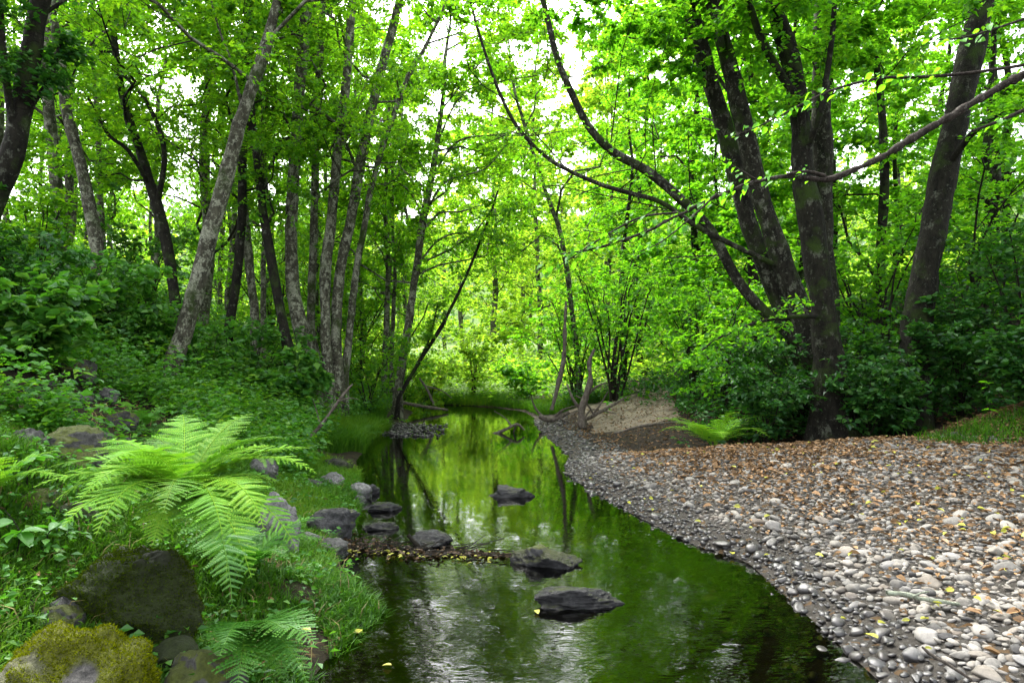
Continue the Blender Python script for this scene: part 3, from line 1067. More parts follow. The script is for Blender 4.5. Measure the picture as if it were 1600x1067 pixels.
from mathutils import Matrix
LEAF_ME = broad_leaf_mesh('leaf', M_RIGHT)
n_leaf = 0
for Q in tw_paths:
    m_ = max(8, int(plen(Q[None])[0] * 38))
    for k in range(m_):
        if n_leaf >= 290:
            break
        i = int(rs.uniform(.25, 1) * (len(Q) - 1))
        i = min(i, len(Q) - 2)
        T = nrm(Q[i + 1] - Q[i])
        sd = nrm(np.cross(T, UP)) * rs.choice([-1, 1])
        d = nrm(T * rs.uniform(.1, .9) + sd * rs.uniform(.2, 1) - UP * rs.uniform(.05, .7))
        nn = nrm(UP + rs.normal(size=3) * .5)
        sdd = nrm(np.cross(nn, d))
        nn = np.cross(d, sdd)
        L = rs.uniform(.03, .07)
        o = bpy.data.objects.new('leaf', LEAF_ME)
        COL.objects.link(o)
        o.parent = ov.root
        p0 = Q[i] + rs.normal(size=3) * .025 - ov_base
        M4 = Matrix(((d[0], sdd[0], nn[0], p0[0]), (d[1], sdd[1], nn[1], p0[1]), (d[2], sdd[2], nn[2], p0[2]), (0, 0, 0, 1))) @ Matrix.Scale(L, 4)
        o.matrix_basis = M4
        n_leaf += 1
ov.finish(M_RIGHT)

# ------------------------------------------------------------------ wood behind: prototypes and copies
def proto_tree(name, label, seed, h, mat, leafmat, leaf, nl=16, t0=.18, length=2.6, lv=14, subs=8, tw=6, trunk_r=.1):
    rs = np.random.RandomState(seed)
    n = 12
    P = np.stack([np.cumsum(rs.normal(size=n) * .10), np.cumsum(rs.normal(size=n) * .10), np.linspace(-.3, h, n)], -1)
    P[:, :2] -= P[1, :2]
    P, W = resample(P, np.linspace(trunk_r, .02, n), .3)
    t = Tree(name, label, (0, 0, 0))
    t.stem(P, W, mat, seed, sides=8)
    t.limbs(P, W, nl, t0, .98, length, 60, rs, mat, subs=subs, tw=tw, lv=lv, leaf=leaf, as_parts=False)
    t.finish(leafmat)
    return t.root


GAPS = [(-999, 120, 'left of the slim grey trunk'), (120, 260, 'between the slim grey trunk and the leaning pale trunk'), (260, 440, 'between the leaning pale trunk and the alder clump'),
        (440, 600, 'through the stems of the alder clump'), (600, 700, 'around the slender pair of stems'), (700, 800, 'straight above the head of the pool'),
        (800, 930, 'above the dead branches on the right shore'), (930, 1080, 'above the sandy path'), (1080, 1230, 'behind the leaning grey trunks'),
        (1230, 1400, 'between the forked trunk and the lone trunk'), (1400, 9999, 'right of the lone trunk')]


def gap(x, y):
    p = 800 + x / y * F
    return next(t for a, c, t in GAPS if a <= p < c)


def place_all(proto, spots, group, labels, rs, smin=.85, smax=1.2):
    for k, sp_ in enumerate(spots):
        x, y = sp_[0], sp_[1]
        s = sp_[2] if len(sp_) > 2 else rs.uniform(smin, smax)
        loc = (x, y, gz(x, y) - .05)
        o = proto if k == 0 else dup(proto, loc)
        o.location = loc
        o.rotation_euler = (0, 0, rs.uniform(0, 6.28))
        o.scale = (s, s, s)
        o['label'] = labels + ' ' + gap(x, y)
        o['group'] = group


rs = np.random.RandomState(401)
prL = [proto_tree('woodland_tree', '', 410 + k, 11 + k, M_BARK, M_ALDER, (.085, .06), lv=13) for k in range(2)]
prR = [proto_tree('woodland_tree', '', 420 + k, 9.5 + k, M_BARKD, M_RIGHT, (.11, .085), nl=18, t0=.08, lv=13, length=2.6) for k in range(2)]
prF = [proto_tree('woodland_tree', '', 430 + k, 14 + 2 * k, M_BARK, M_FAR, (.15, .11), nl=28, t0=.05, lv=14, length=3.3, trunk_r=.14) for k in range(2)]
left_spots = [(-6.3, 14), (-8.6, 13), (-10.5, 16), (-7.5, 18), (-12.5, 14.5), (-13, 20), (-9.5, 22), (-6.0, 21), (-15.5, 18), (-17, 25), (-12, 28), (-4.9, 17.5), (-7.2, 15.8), (-9.8, 18.8), (-5.2, 20.0), (-8.0, 25), (-11.2, 13.2), (-14, 23.5), (-3.8, 24), (-10.5, 25.5), (-9.0, 15.0), (-11.8, 18.0), (-6.8, 19.4), (-8.6, 20.6), (-5.6, 22.6), (-13.0, 17.0), (-7.8, 22.6), (-15.5, 21), (-4.4, 19.6), (-6.4, 24.4), (-15.5, 24.5, 1.15), (-18, 27, 1.2), (-20, 30, 1.2), (-13.5, 20.5, 1.1), (-17, 22, 1.1), (-22, 33, 1.3), (-14.5, 28, 1.2), (-11, 31, 1.2)]
right_spots = [(5.2, 14.5), (7.3, 13.5), (9.5, 13.5), (11.2, 16), (8.2, 17.5), (5.6, 18.5), (12.5, 20), (9.8, 22), (14, 15), (3.2, 19.5), (6.8, 24), (16.5, 19), (4.4, 16.8), (6.6, 15.6), (10.4, 18.6), (7.4, 20.4), (4.2, 22.5), (12.6, 17.4)]
far_spots = [(-.9, 33, 1.15), (1.5, 36, 1.2), (-5.2, 29), (3.6, 26, .8), (4.6, 28), (-8.5, 31), (8.5, 31), (12.5, 29), (-14, 35), (5.0, 38), (-6.5, 40), (17, 30), (-20, 34), (8.5, 42), (15, 42), (22, 38), (-12, 47), (-24, 44), (.6, 43, 1.15), (-3.4, 46, 1.2), (3.4, 47, 1.2), (6, 58, 1.3), (-1.4, 56, 1.35), (1.6, 62, 1.4), (-6, 60, 1.4)]
place_all(prL[0], left_spots[::2], 'trees massed behind the left alders', 'slim leafy wood tree', rs)
place_all(prL[1], left_spots[1::2], 'trees massed behind the left alders', 'slim leafy wood tree', rs)
place_all(prR[0], right_spots[::2], 'trees massed behind the right trunks', 'bright leafy wood tree', rs)
place_all(prR[1], right_spots[1::2], 'trees massed behind the right trunks', 'bright leafy wood tree', rs)
for x, y, s_, lab in [(6.9, 5.6, 1.0, 'leafy tree added beyond the right edge, its crown shading the gravel'), (6.4, 2.4, 1.0, 'leafy tree added right of the gravel beyond the picture'),
                      (-6.6, 4.6, 1.0, 'leafy tree added beyond the left edge, its crown shading the slope')]:
    dup(prR[0] if x > 0 else prL[0], (x, y, gz(x, y) - .05), x * 2.0, s_, lab, None)  # trees added off frame to shade the banks and cover open sky
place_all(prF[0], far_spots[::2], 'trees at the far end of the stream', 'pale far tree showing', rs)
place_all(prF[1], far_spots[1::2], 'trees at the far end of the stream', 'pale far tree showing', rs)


# ------------------------------------------------------------------ shrubs and undergrowth
def shrub(name, label, cat, loc, h, r, stems, leaf, leafmat, seed, lv=9, tw=5, subs=7, group=None, kind=6):
    rs = np.random.RandomState(seed)
    t = Tree(name, label, loc, group)
    t.root['category'] = cat
    a = rs.uniform(0, 6.28, stems) + np.arange(stems) * 2.4
    n = 7
    s = np.linspace(0, 1, n)
    A = []
    for k in range(stems):
        rr = r * rs.uniform(.35, .9)
        hh = h * rs.uniform(.7, 1.05)
        A.append(np.stack([np.cos(a[k]) * rr * s ** 1.3, np.sin(a[k]) * rr * s ** 1.3, hh * (1 - (1 - s) ** 1.6) - .06], -1))
    A = np.array(A) + np.asarray(loc, float) + np.cumsum(rs.normal(size=(stems, n, 3)) * .02 * h, axis=1)
    for k in range(stems):
        b = Buf()
        tubes(b, A[k:k + 1], (np.linspace(1, .3, n) * max(.006, .009 * h))[None], 5)
        link('stem', b.mesh('stem', M_TWIG, True, loc), t.root)
    t.foliage(A, rs, subs, tw, lv, leaf, .2, kind, .42, .5, .5, .02, t0=.12)
    for c in (t.root,):
        pass
    if t.tw.n:
        stuff(link('twigs', t.tw.mesh('twigs', M_TWIG, True, loc), t.root))
    stuff(link('foliage', t.cr.mesh('foliage', leafmat, False, loc), t.root))
    return t.root


def on(px, py, Y=None):
    """ground point under a photo pixel's column at distance Y"""
    if Y is None:
        return hit(px, py)
    x = (px - 800) / F * Y
    return np.array([x, Y, gz(x, Y)])


SH = [  # label, px, Y, h, r, stems, leaf, mat
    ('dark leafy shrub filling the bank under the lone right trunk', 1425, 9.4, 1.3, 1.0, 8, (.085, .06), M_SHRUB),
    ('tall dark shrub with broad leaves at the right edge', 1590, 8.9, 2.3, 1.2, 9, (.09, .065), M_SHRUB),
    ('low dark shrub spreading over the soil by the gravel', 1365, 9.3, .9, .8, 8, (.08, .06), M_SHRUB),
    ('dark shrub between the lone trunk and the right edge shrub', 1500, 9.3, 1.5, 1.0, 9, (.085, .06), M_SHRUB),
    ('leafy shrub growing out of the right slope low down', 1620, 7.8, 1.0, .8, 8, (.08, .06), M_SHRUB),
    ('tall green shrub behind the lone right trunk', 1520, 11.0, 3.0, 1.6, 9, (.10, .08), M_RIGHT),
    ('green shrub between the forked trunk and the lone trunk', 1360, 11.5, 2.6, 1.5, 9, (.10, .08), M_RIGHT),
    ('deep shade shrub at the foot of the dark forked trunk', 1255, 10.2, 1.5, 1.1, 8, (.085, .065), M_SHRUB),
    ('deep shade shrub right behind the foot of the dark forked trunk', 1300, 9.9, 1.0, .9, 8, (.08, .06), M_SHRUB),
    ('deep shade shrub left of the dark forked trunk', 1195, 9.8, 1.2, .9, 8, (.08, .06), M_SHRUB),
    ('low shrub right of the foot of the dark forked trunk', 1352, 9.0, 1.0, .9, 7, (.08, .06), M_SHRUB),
    ('drooping green shrub left of the leaning grey trunks', 1130, 11.6, 2.3, 1.3, 9, (.09, .07), M_RIGHT),
    ('leafy shrub hanging over the top of the sandy path', 1085, 13.6, 2.2, 1.3, 9, (.10, .08), M_RIGHT),
    ('thicket bush of thin stems beside the far water', 960, 15.8, 3.2, 1.5, 10, (.10, .08), M_RIGHT),
    ('leafy bush behind the dead branches on the right shore', 900, 17.5, 2.8, 1.6, 10, (.10, .08), M_RIGHT),
    ('low dark green bush at the head of the pool', 825, 19.5, 1.3, 1.0, 8, (.10, .08), M_RIGHT),
    ('yellow-green bush at the head of the pool', 740, 21.5, 1.8, 1.4, 8, (.11, .085), M_FAR),
    ('pale bush left of the head of the pool', 670, 20.5, 1.7, 1.2, 8, (.11, .085), M_FAR),
    ('broad leaved bush hugging the foot of the alder clump', 455, 10.2, .9, .6, 7, (.12, .10), M_UNDER),
    ('leafy bush right of the alder clump by the far water', 575, 14.2, 1.5, .9, 8, (.085, .065), M_ALDER),
    ('leafy bush seen between the alder clump stems', 505, 16.5, 2.0, 1.3, 8, (.085, .065), M_ALDER),
    ('tall leafy bush behind the alder clump', 555, 18.5, 2.6, 1.5, 9, (.095, .07), M_ALDER),
    ('leafy bush far behind the slanting dark trunks', 420, 17.5, 2.4, 1.5, 9, (.095, .07), M_ALDER),
    ('leafy bush filling the gap left of the slender pair', 590, 21.0, 2.2, 1.4, 9, (.10, .075), M_FAR),
    ('leafy bush under the slender pair of stems', 625, 18.6, 1.5, 1.1, 8, (.09, .07), M_ALDER),
    ('tall dark bush high on the left slope under the cut-off trunk', 40, 7.2, 1.25, 1.0, 9, (.075, .055), M_SHRUB),
    ('leafy bush on the left slope below the slim grey trunk', 150, 8.6, 1.1, .9, 9, (.085, .07), M_UNDER),
    ('leafy bush left of the foot of the leaning pale trunk', 215, 8.8, .9, .8, 8, (.08, .06), M_UNDER),
    ('leafy bush right of the foot of the leaning pale trunk', 330, 9.2, .9, .8, 8, (.08, .06), M_UNDER),
    ('bush with large pale leaves at the left edge above the scree', 25, 5.9, .8, .7, 8, (.10, .085), M_UNDER),
    ('bush around the feet of the dark slanting trunks', 400, 11.0, 1.1, .9, 8, (.085, .065), M_UNDER),
    ('tall bush crowning the left slope', 230, 12.0, 1.8, 1.2, 9, (.09, .07), M_UNDER),
    ('leafy bush at the top of the slope behind the cut-off trunk', 60, 11.0, 1.8, 1.2, 9, (.09, .07), M_ALDER),
]
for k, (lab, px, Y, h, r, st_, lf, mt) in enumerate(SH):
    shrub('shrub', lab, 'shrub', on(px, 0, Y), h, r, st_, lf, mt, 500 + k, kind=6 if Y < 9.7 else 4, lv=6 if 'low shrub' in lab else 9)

SCREE = hit(110, 628)


def undergrowth(name, n, region, seed, leafmat, hmin, hmax, leaf, per=12, kind=6):
    rs = np.random.RandomState(seed)
    x, y = region(rs, n)
    n = len(x)
    z = H(x, y)
    hgt = rs.uniform(hmin, hmax, n)
    lean = rs.normal(size=(n, 2)) * .25
    t = rs.uniform(.25, 1, (n, per))
    a = rs.uniform(0, 6.28, (n, per))
    rad = rs.uniform(.0, .12, (n, per))
    pos = np.stack([x[:, None] + lean[:, :1] * hgt[:, None] * t + np.cos(a) * rad, y[:, None] + lean[:, 1:] * hgt[:, None] * t + np.sin(a) * rad, z[:, None] + hgt[:, None] * t], -1)
    d = np.stack([np.cos(a), np.sin(a), rs.uniform(-.35, .15, (n, per))], -1)
    nr = nrm(UP + rs.normal(size=(n, per, 3)) * .4)
    b = Buf()
    sc = (rs.uniform(.6, 1.15, (n, per))).ravel()
    leaves(b, pos.reshape(-1, 3), d.reshape(-1, 3), nr.reshape(-1, 3), leaf[0] * sc, leaf[1] * sc, rs, kind, .15,
           np.clip(np.repeat(rs.uniform(0, 1, n), per) * .6 + rs.uniform(0, .4, n * per), 0, 1))
    S = np.stack([np.stack([x, y, z], -1), np.stack([x + lean[:, 0] * hgt, y + lean[:, 1] * hgt, z + hgt], -1)], 1)
    return stuff(link(name, b.mesh(name, leafmat, False)))


def scree_mask(x, y):
    return ((x - SCREE[0]) / 1.35) ** 2 + ((y - SCREE[1]) / .95) ** 2 > .35 + .65 * np.random.RandomState(1).uniform(0, 1, np.shape(x)) ** .6


def reg_left(rs, n):
    y = 4.6 + 14 * rs.uniform(0, 1, n) ** 1.5
    d = .5 + 9.0 * rs.uniform(0, 1, n) ** 1.2
    x = XL(y) - d
    ok = scree_mask(x, y) & (x > -.85 * y) & ((d > 1.1) | (y > 6.5)) & ((d > 1.7) | (y > 5.2))
    return x[ok], y[ok]


def reg_right(rs, n):
    y = rs.uniform(6.2, 17, n)
    x = rs.uniform(1.2, 13, n)
    ok = (x > 5.6 + .45 * np.maximum(0, 7.5 - y)) & (y > 8.4 + .5 * rs.normal(size=n)) & (y < 9.8) | (y > 9.8) & (x > 2.9 + .2 * rs.normal(size=n)) | (y > 16)
    ok &= x < .85 * y
    return x[ok], y[ok]


def reg_far(rs, n):
    y = rs.uniform(18.5, 42, n)
    x = rs.uniform(-1, 1, n) * y * .7
    inside = (x > XL(y) - .2) & (x < XR(y) + .2)
    return x[~inside], y[~inside]


undergrowth('undergrowth', 6200, reg_left, 601, M_UNDER, .1, .6, (.066, .05), 13)
undergrowth('low_undergrowth', 5200, reg_left, 604, M_ALDER, .05, .38, (.05, .034), 12, 4)
undergrowth('rank_undergrowth', 1100, reg_left, 605, M_GRASS, .3, .8, (.10, .035), 12, 4)
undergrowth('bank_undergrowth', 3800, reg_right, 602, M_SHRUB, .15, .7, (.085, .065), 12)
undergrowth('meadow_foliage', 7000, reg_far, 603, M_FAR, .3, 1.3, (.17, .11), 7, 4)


# ------------------------------------------------------------------ rocks
_ico = {}


def ico(sub):
    if sub not in _ico:
        bm = bmesh.new()
        bmesh.ops.create_icosphere(bm, subdivisions=sub, radius=1.0)
        bm.verts.ensure_lookup_table()
        v = np.array([p.co[:] for p in bm.verts])
        f = np.array([[q.index for q in fc.verts] for fc in bm.faces])
        bm.free()
        _ico[sub] = (v, f)
    return _ico[sub]


def rock_verts(seed, dims, sub=4, cuts=11, rough=.06, keep=.62):
    rs = np.random.RandomState(seed)
    v, f = ico(sub)
    v = v.copy()
    n = nrm(rs.normal(size=(cuts, 3)))
    h = rs.uniform(keep, .95, cuts)
    for k in range(cuts):
        d = v @ n[k]
        over = np.maximum(d - h[k], 0)
        v = v - n[k] * over[:, None] * .94
    nz = SineNoise(seed + 1, 6 if sub > 4 else 4, 2.4, 6, .62)
    n_ = nz(v)
    v = v * (1 + rough * (n_ - .8 * np.abs(SineNoise(seed + 4, 4, 3.6, 6, .6)(v))))[:, None]
    v = v * (1 + .10 * SineNoise(seed + 2, 2, 1.3)(v))[:, None]
    return v * np.asarray(dims, float), f


def rock(label, px, py, w, h, Y, mat, seed, depth=.8, rot=None, name='rock', group=None, cuts=11, rough=.06, sink=0.0, tilt=0.0):
    rs = np.random.RandomState(seed)
    W, Hh = w * Y / F, h * Y / F
    v, f = rock_verts(seed, (W * .60, W * .54 * depth, Hh * .64), 6 if W > .44 else 5 if W > .2 else 4, cuts, rough, .62)
    c, s = math.cos(rot if rot is not None else rs.uniform(-.5, .5)), math.sin(rot if rot is not None else rs.uniform(-.5, .5))
    v = v @ np.array([[c, s, 0], [-s, c, 0], [0, 0, 1]])
    if tilt:
        ct, s_ = math.cos(tilt), math.sin(tilt)
        v = v @ np.array([[ct, 0, s_], [0, 1, 0], [-s_, 0, ct]])
    loc = at(px, py, Y)
    g = gz(loc[0], loc[1])
    loc[2] = min(loc[2], max(g, 0) + Hh * .42) - sink
    if g < 0:
        loc[2] = max(min(loc[2], Hh * .12), Hh * .04)
    b = Buf()
    b.add(v, f, moss_of(v, seed, mat))
    o = link(name, b.mesh(name, mat, True), None, loc)
    tag(o, label, 'rock', group)
    return o


def moss_of(v, seed, mat):
    if mat not in (M_ROCKMM, M_ROCKD):
        return .5
    r = v / np.abs(v).max(0)
    m_ = .75 + SineNoise(seed + 5, 4, 7.0)(v) * .38 + r[:, 2] * .35
    if mat is M_ROCKMM:                       # bare weathered patch near the top right
        m_ -= 1.1 * np.exp(-(((v[:, 0] - .10) / .045) ** 2 + ((v[:, 1] + .10) / .07) ** 2))
        m_ -= .8 * np.maximum(0, -r[:, 2])
    else:
        m_ -= .10
    return np.clip(m_, 0, 1)


ROCKS = [
    ('big boulder under the fern, coated in dark moss', 205, 922, 225, 165, 2.95, M_ROCKD, .8),
    ('yellow-mossed rock with a bare grey patch in the bottom left corner', 104, 1112, 240, 165, 2.35, M_ROCKMM, .9),
    ('low mossy mound at the bottom, right of the yellow-mossed rock', 330, 1062, 150, 85, 2.6, M_ROCKM, .9),
    ('tall upright grey slab between the fern and the water', 440, 832, 75, 105, 4.55, M_ROCKP, .6),
    ('dark block with a mossy top at the water edge', 522, 822, 70, 62, 5.2, M_ROCKW, .9),
    ('grey wedge leaning against the upright slab', 482, 848, 46, 40, 4.9, M_ROCKP, .8),
    ('low wet rock where the bank grass meets the water', 512, 858, 62, 30, 4.85, M_ROCK, .9),
    ('pale rounded stone in the heap of stones on the left shore', 552, 774, 44, 32, 6.9, M_ROCKP, .9),
    ('small pale stone below the pale rounded one', 560, 789, 26, 18, 6.6, M_ROCKP, .9),
    ('small black stone behind the pale rounded one', 581, 772, 26, 20, 7.1, M_ROCKW, .9),
    ('flat dark stone lying in the shallows by the stone heap', 598, 797, 52, 16, 6.35, M_ROCKW, .8),
    ('flat dark stone closest to the dark block in the shallows', 596, 828, 42, 15, 5.65, M_ROCKW, .8),
    ('half hidden grey stone in the grass above the stone heap', 515, 760, 44, 28, 7.0, M_ROCKP, .9),
    ('stone with a flat top in the grass right of the fern tip', 478, 766, 40, 24, 6.6, M_ROCK, .9),
    ('grey rock at the end of the litter dam in the stream', 672, 858, 60, 30, 5.15, M_ROCKW, .8),
    ('long black rock alone in the calm green water', 798, 776, 66, 30, 6.95, M_ROCKW, .6),
    ('round wet rock with a mossy cap standing in the stream', 850, 884, 98, 56, 4.7, M_ROCKWM, .9),
    ('low wide grey rock nearest in the stream', 898, 948, 128, 40, 3.95, M_ROCKW, .7),
    ('wide angular grey rock at the left edge', 36, 714, 80, 70, 4.3, M_ROCK, .9),
    ('broad grey rock with a moss streak left of the fern', 112, 703, 108, 68, 4.3, M_ROCKM, .9),
    ('flat slab under the two wide rocks at the left', 52, 742, 70, 34, 4.1, M_ROCK, .9),
    ('smooth grey rock at the top of the scree', 164, 604, 48, 30, 6.3, M_ROCK, .9),
    ('moss topped dark rock at the head of the scree', 122, 578, 74, 54, 6.6, M_ROCKM, .9),
    ('grey pointed rock on the scree under the left bushes', 62, 596, 32, 34, 6.3, M_ROCK, .9),
    ('second smaller rock beside the pointed one on the scree', 78, 602, 24, 24, 6.1, M_ROCK, .9),
    ('oval stone in the middle of the scree', 128, 620, 36, 22, 5.9, M_ROCK, .9),
    ('squarish stone on the left half of the scree', 82, 628, 30, 32, 5.7, M_ROCK, .9),
    ('small sharp stone near the squarish one', 105, 626, 26, 24, 5.75, M_ROCK, .9),
    ('green moss cushion rock at the right end of the scree', 192, 636, 52, 44, 5.7, M_ROCKM, .9),
    ('tilted flat slab at the foot of the scree', 164, 660, 48, 28, 5.2, M_ROCK, .9),
    ('slab next to the tilted one at the foot of the scree', 192, 653, 40, 24, 5.3, M_ROCK, .9),
    ('small grey stone left of the tilted slabs', 136, 654, 28, 18, 5.3, M_ROCK, .9),
    ('dark rock in the shade below the slope ferns', 300, 690, 60, 40, 5.6, M_ROCKD, .9),
    ('grey boulder in the bank behind the fern tips', 415, 738, 46, 34, 6.2, M_ROCK, .9),
    ('brown-grey rock above the bank stick', 448, 704, 42, 30, 7.4, M_ROCK, .9),
    ('dark stone at the grassy water edge below the alder clump', 520, 730, 40, 26, 8.2, M_ROCKD, .9),
    ('weathered rock in the left grass beside the fern', 55, 800, 90, 56, 3.5, M_ROCKM, .9),
    ('dark rock wedged between fern and weathered rock', 118, 806, 56, 44, 3.5, M_ROCKD, .9),
    ('small dark stone poking out of the left grass', 98, 922, 44, 30, 2.8, M_ROCK, .9),
    ('broken dark stone in front of the big boulder', 268, 985, 70, 44, 2.75, M_ROCKD, .9),
    ('small mossy stone left of the big boulder', 92, 968, 60, 40, 2.75, M_ROCKM, .9),
    ('grey stone at the bottom beside the yellow-mossed rock', 232, 1062, 60, 26, 2.45, M_ROCKP, .9),
]
ROCK_O = {}
for k, (lab, px, py, w, h, Y, mt, dp) in enumerate(ROCKS):
    if 'scree' in lab or 'tilted' in lab or 'pointed' in lab or 'squarish' in lab:
        w, h = w * .82, h * .72
    big = w * Y / F > .4
    ROCK_O[lab] = rock(lab, px, py, w, h, Y, mt, 700 + k, dp, cuts=5 if mt is M_ROCKMM else 22 if big else 14, rough=.10 if big else .095)

# ------------------------------------------------------------------ gravel bar: cobbles
rs = np.random.RandomState(800)
sp_ = .040
gxx = np.arange(.2, 8.2, sp_)
gyy = np.arange(2.45, 15.5, sp_)
CX, CY = np.meshgrid(gxx, gyy)
CX = (CX + (np.arange(len(gyy)) % 2)[:, None] * sp_ / 2 + rs.uniform(-.4, .4, CX.shape) * sp_).ravel()
CY = (CY + rs.uniform(-.4, .4, CY.shape) * sp_).ravel() if CY.ndim == 1 else (CY.ravel() + rs.uniform(-.4, .4, CX.shape) * sp_)
dr = CX - XR(CY)
crest = 8.0 + .25 * np.sin(CX * 1.3)
keep = (dr > -.6) & (CX < .77 * CY + .15) & ((CY < crest + .25) | (dr < .95 - .25 * smooth(11, 13, CY))) & (CX < 4.9 + .45 * np.maximum(0, 7.5 - CY) + .2)
keep &= (CY < 9.3) | (rs.uniform(0, 1, len(CX)) < .5)
keep &= (dr > 0) | (rs.uniform(0, 1, len(CX)) < .75 + 1.2 * dr)
CX, CY = CX[keep], CY[keep]
nC = len(CX)
size = np.clip(rs.lognormal(math.log(.0205), .46, nC), .009, .075)       # half length
CZ = H(CX, CY) + size * .06 + rs.uniform(-.010, .010, nC)
# spit of pebbles across the left of the pool
sxx = rs.uniform(-2.6, -1.3, 500)
syy = 13.4 + rs.uniform(-1.0, 1.2, 500) - (sxx + 2.4) * .35
okm = (rs.uniform(0, 1, 500) < 1.0 - (sxx + 2.6) / 1.6)
CX = np.concatenate([CX, sxx[okm]])
CY = np.concatenate([CY, syy[okm]])
size = np.concatenate([size, rs.uniform(.03, .06, okm.sum())])
CZ = np.concatenate([CZ, rs.uniform(-.01, .035, okm.sum())])
nC = len(CX)
on_screen = (np.abs(CX / CY * F) < 800) & ((CAMZ - CZ) / CY * F < 507)
shown = np.where(on_screen, size / CY, 0)
order = np.argsort(-shown)
big = order[:300]
rest = order[300:]
COBS = []
for k in range(14):
    v, f = rock_verts(820 + k, (1, rs.uniform(.6, .92), rs.uniform(.34, .62)), 3, 9, .045, .6)
    b = Buf()
    b.add(v, f)
    COBS.append(b.mesh('cobble', M_COB_O, True))
for i in big:
    o = bpy.data.objects.new('cobble', COBS[rs.randint(14)])
    COL.objects.link(o)
    o.parent = GROUND['gravel_bar']
    o.location = (CX[i], CY[i], CZ[i])
    o.scale = (size[i],) * 3
    o.rotation_euler = (rs.normal() * .22, rs.normal() * .22, rs.uniform(0, 6.28))
b = Buf()
lo = [rock_verts(840 + k, (1, rs.uniform(.6, .92), rs.uniform(.34, .62)), 2, 8, .05, .6) for k in range(10)]
lo1 = [rock_verts(860 + k, (1, rs.uniform(.6, .92), rs.uniform(.34, .62)), 1, 6, .05, .7) for k in range(10)]
near = CY[rest] < 4.2
for protos, ids in ((lo, rest[near]), (lo1, rest[~near])):
    for k in range(10):
        sel = ids[k::10]
        v, f = protos[k]
        n = len(sel)
        if n == 0:
            continue
        a = rs.uniform(0, 6.28, n)
        t1_, t2_ = rs.normal(size=n) * .22, rs.normal(size=n) * .22
        ca, sa = np.cos(a), np.sin(a)
        vv = v[None] * size[sel][:, None, None]
        x = vv[..., 0] * ca[:, None] - vv[..., 1] * sa[:, None]
        y = vv[..., 0] * sa[:, None] + vv[..., 1] * ca[:, None]
        z = vv[..., 2] + x * t1_[:, None] + y * t2_[:, None]
        Vv = np.stack([x + CX[sel][:, None], y + CY[sel][:, None], z + CZ[sel][:, None]], -1)
        fa = (np.arange(n)[:, None, None] * len(v) + f[None]).reshape(-1, 3)
        b.add(Vv.reshape(-1, 3), fa, np.repeat(rs.uniform(0, 1, n), len(v)))
stuff(link('pebbles', b.mesh('pebbles', M_COB_A, True), GROUND['gravel_bar']))

patch0 = SineNoise(46, 3, 1.9)
# fallen leaves on the gravel, the soil and the banks
rs = np.random.RandomState(850)


def litter(name, x, y, z, L, mat, tilt=.35):
    n = len(x)
    b = Buf()
    a = rs.uniform(0, 6.28, n)
    d = np.stack([np.cos(a), np.sin(a), rs.normal(size=n) * .15], -1)
    nr = nrm(UP + rs.normal(size=(n, 3)) * tilt)
    pos = np.stack([x, y, z], -1)
    leaves(b, pos, d, nr, L, L * rs.uniform(.5, .75, n), rs, 6, .22)
    return stuff(link(name, b.mesh(name, mat, False)))


n = 33000
lx, ly = rs.uniform(.6, 7.5, n), 2.3 + 6.3 * rs.uniform(0, 1, n) ** .62
dr = lx - XR(ly)
ok = (dr > .3 + rs.uniform(0, 1.0, n)) & (patch0(np.stack([lx, ly, 0 * lx], -1)) > rs.uniform(-2.8, .6, n)) & (lx < .77 * ly + .15) & (ly < 8.6)
lx, ly = lx[ok], ly[ok]
litter('fallen_leaves', lx, ly, H(lx, ly) + rs.uniform(.012, .045, len(lx)), np.clip(rs.lognormal(math.log(.036), .42, len(lx)), .012, .085), M_DEAD)
n = 260
lx, ly = rs.uniform(.6, 6.5, n), rs.uniform(2.5, 8.2, n)
ok = (lx - XR(ly) > .02) & (lx < .77 * ly)
lx, ly = lx[ok], ly[ok]
litter('yellow_leaves', lx, ly, H(lx, ly) + rs.uniform(.03, .05, len(lx)), rs.uniform(.03, .06, len(lx)), M_YELLOW)
n = 5200
lx, ly = rs.uniform(1.0, 7.5, n), rs.uniform(8.0, 15, n)
ok = (lx - XR(ly) > .5)
lx, ly = lx[ok], ly[ok]
litter('soil_leaves', lx, ly, H(lx, ly) + .012, rs.uniform(.03, .06, len(lx)), M_DEAD)
n = 420
lx, ly = rs.uniform(-4.2, -.9, n), rs.uniform(2.2, 7, n)
ok = XL(ly) - lx > .1
lx, ly = lx[ok], ly[ok]
litter('bank_leaves', lx, ly, H(lx, ly) + rs.uniform(.01, .05, len(lx)), rs.uniform(.025, .055, len(lx)), M_DEAD)
# floating litter caught between the rocks
n = 560
t = rs.uniform(0, 1, n) ** 1.5
c0, c1 = np.array([-1.3, 5.05]), np.array([.02, 4.80])
lx = c0[0] + (c1[0] - c0[0]) * t + rs.normal(size=n) * .04
ly = c0[1] + (c1[1] - c0[1]) * t + rs.normal(size=n) * .09 * (1.25 - t) + .04 * np.sin(t * 9)
M_WETL = leaf_mat('wet_leaf', (.010, .007, .004), (.075, .045, .018), (.03, .02, .01), .1, .03)
litter('floating_litter', lx, ly, .006 + rs.uniform(0, .045, n) * (1 - t), rs.uniform(.015, .05, n), M_WETL, .5)
b = Buf()
nt_ = 70
t = rs.uniform(0, 1, nt_)
q0 = np.stack([c0[0] + (c1[0] - c0[0]) * t + rs.normal(size=nt_) * .06, c0[1] + (c1[1] - c0[1]) * t + rs.normal(size=nt_) * .07, .01 + rs.uniform(0, .03, nt_)], -1)
aa = rs.normal(size=nt_) * .7
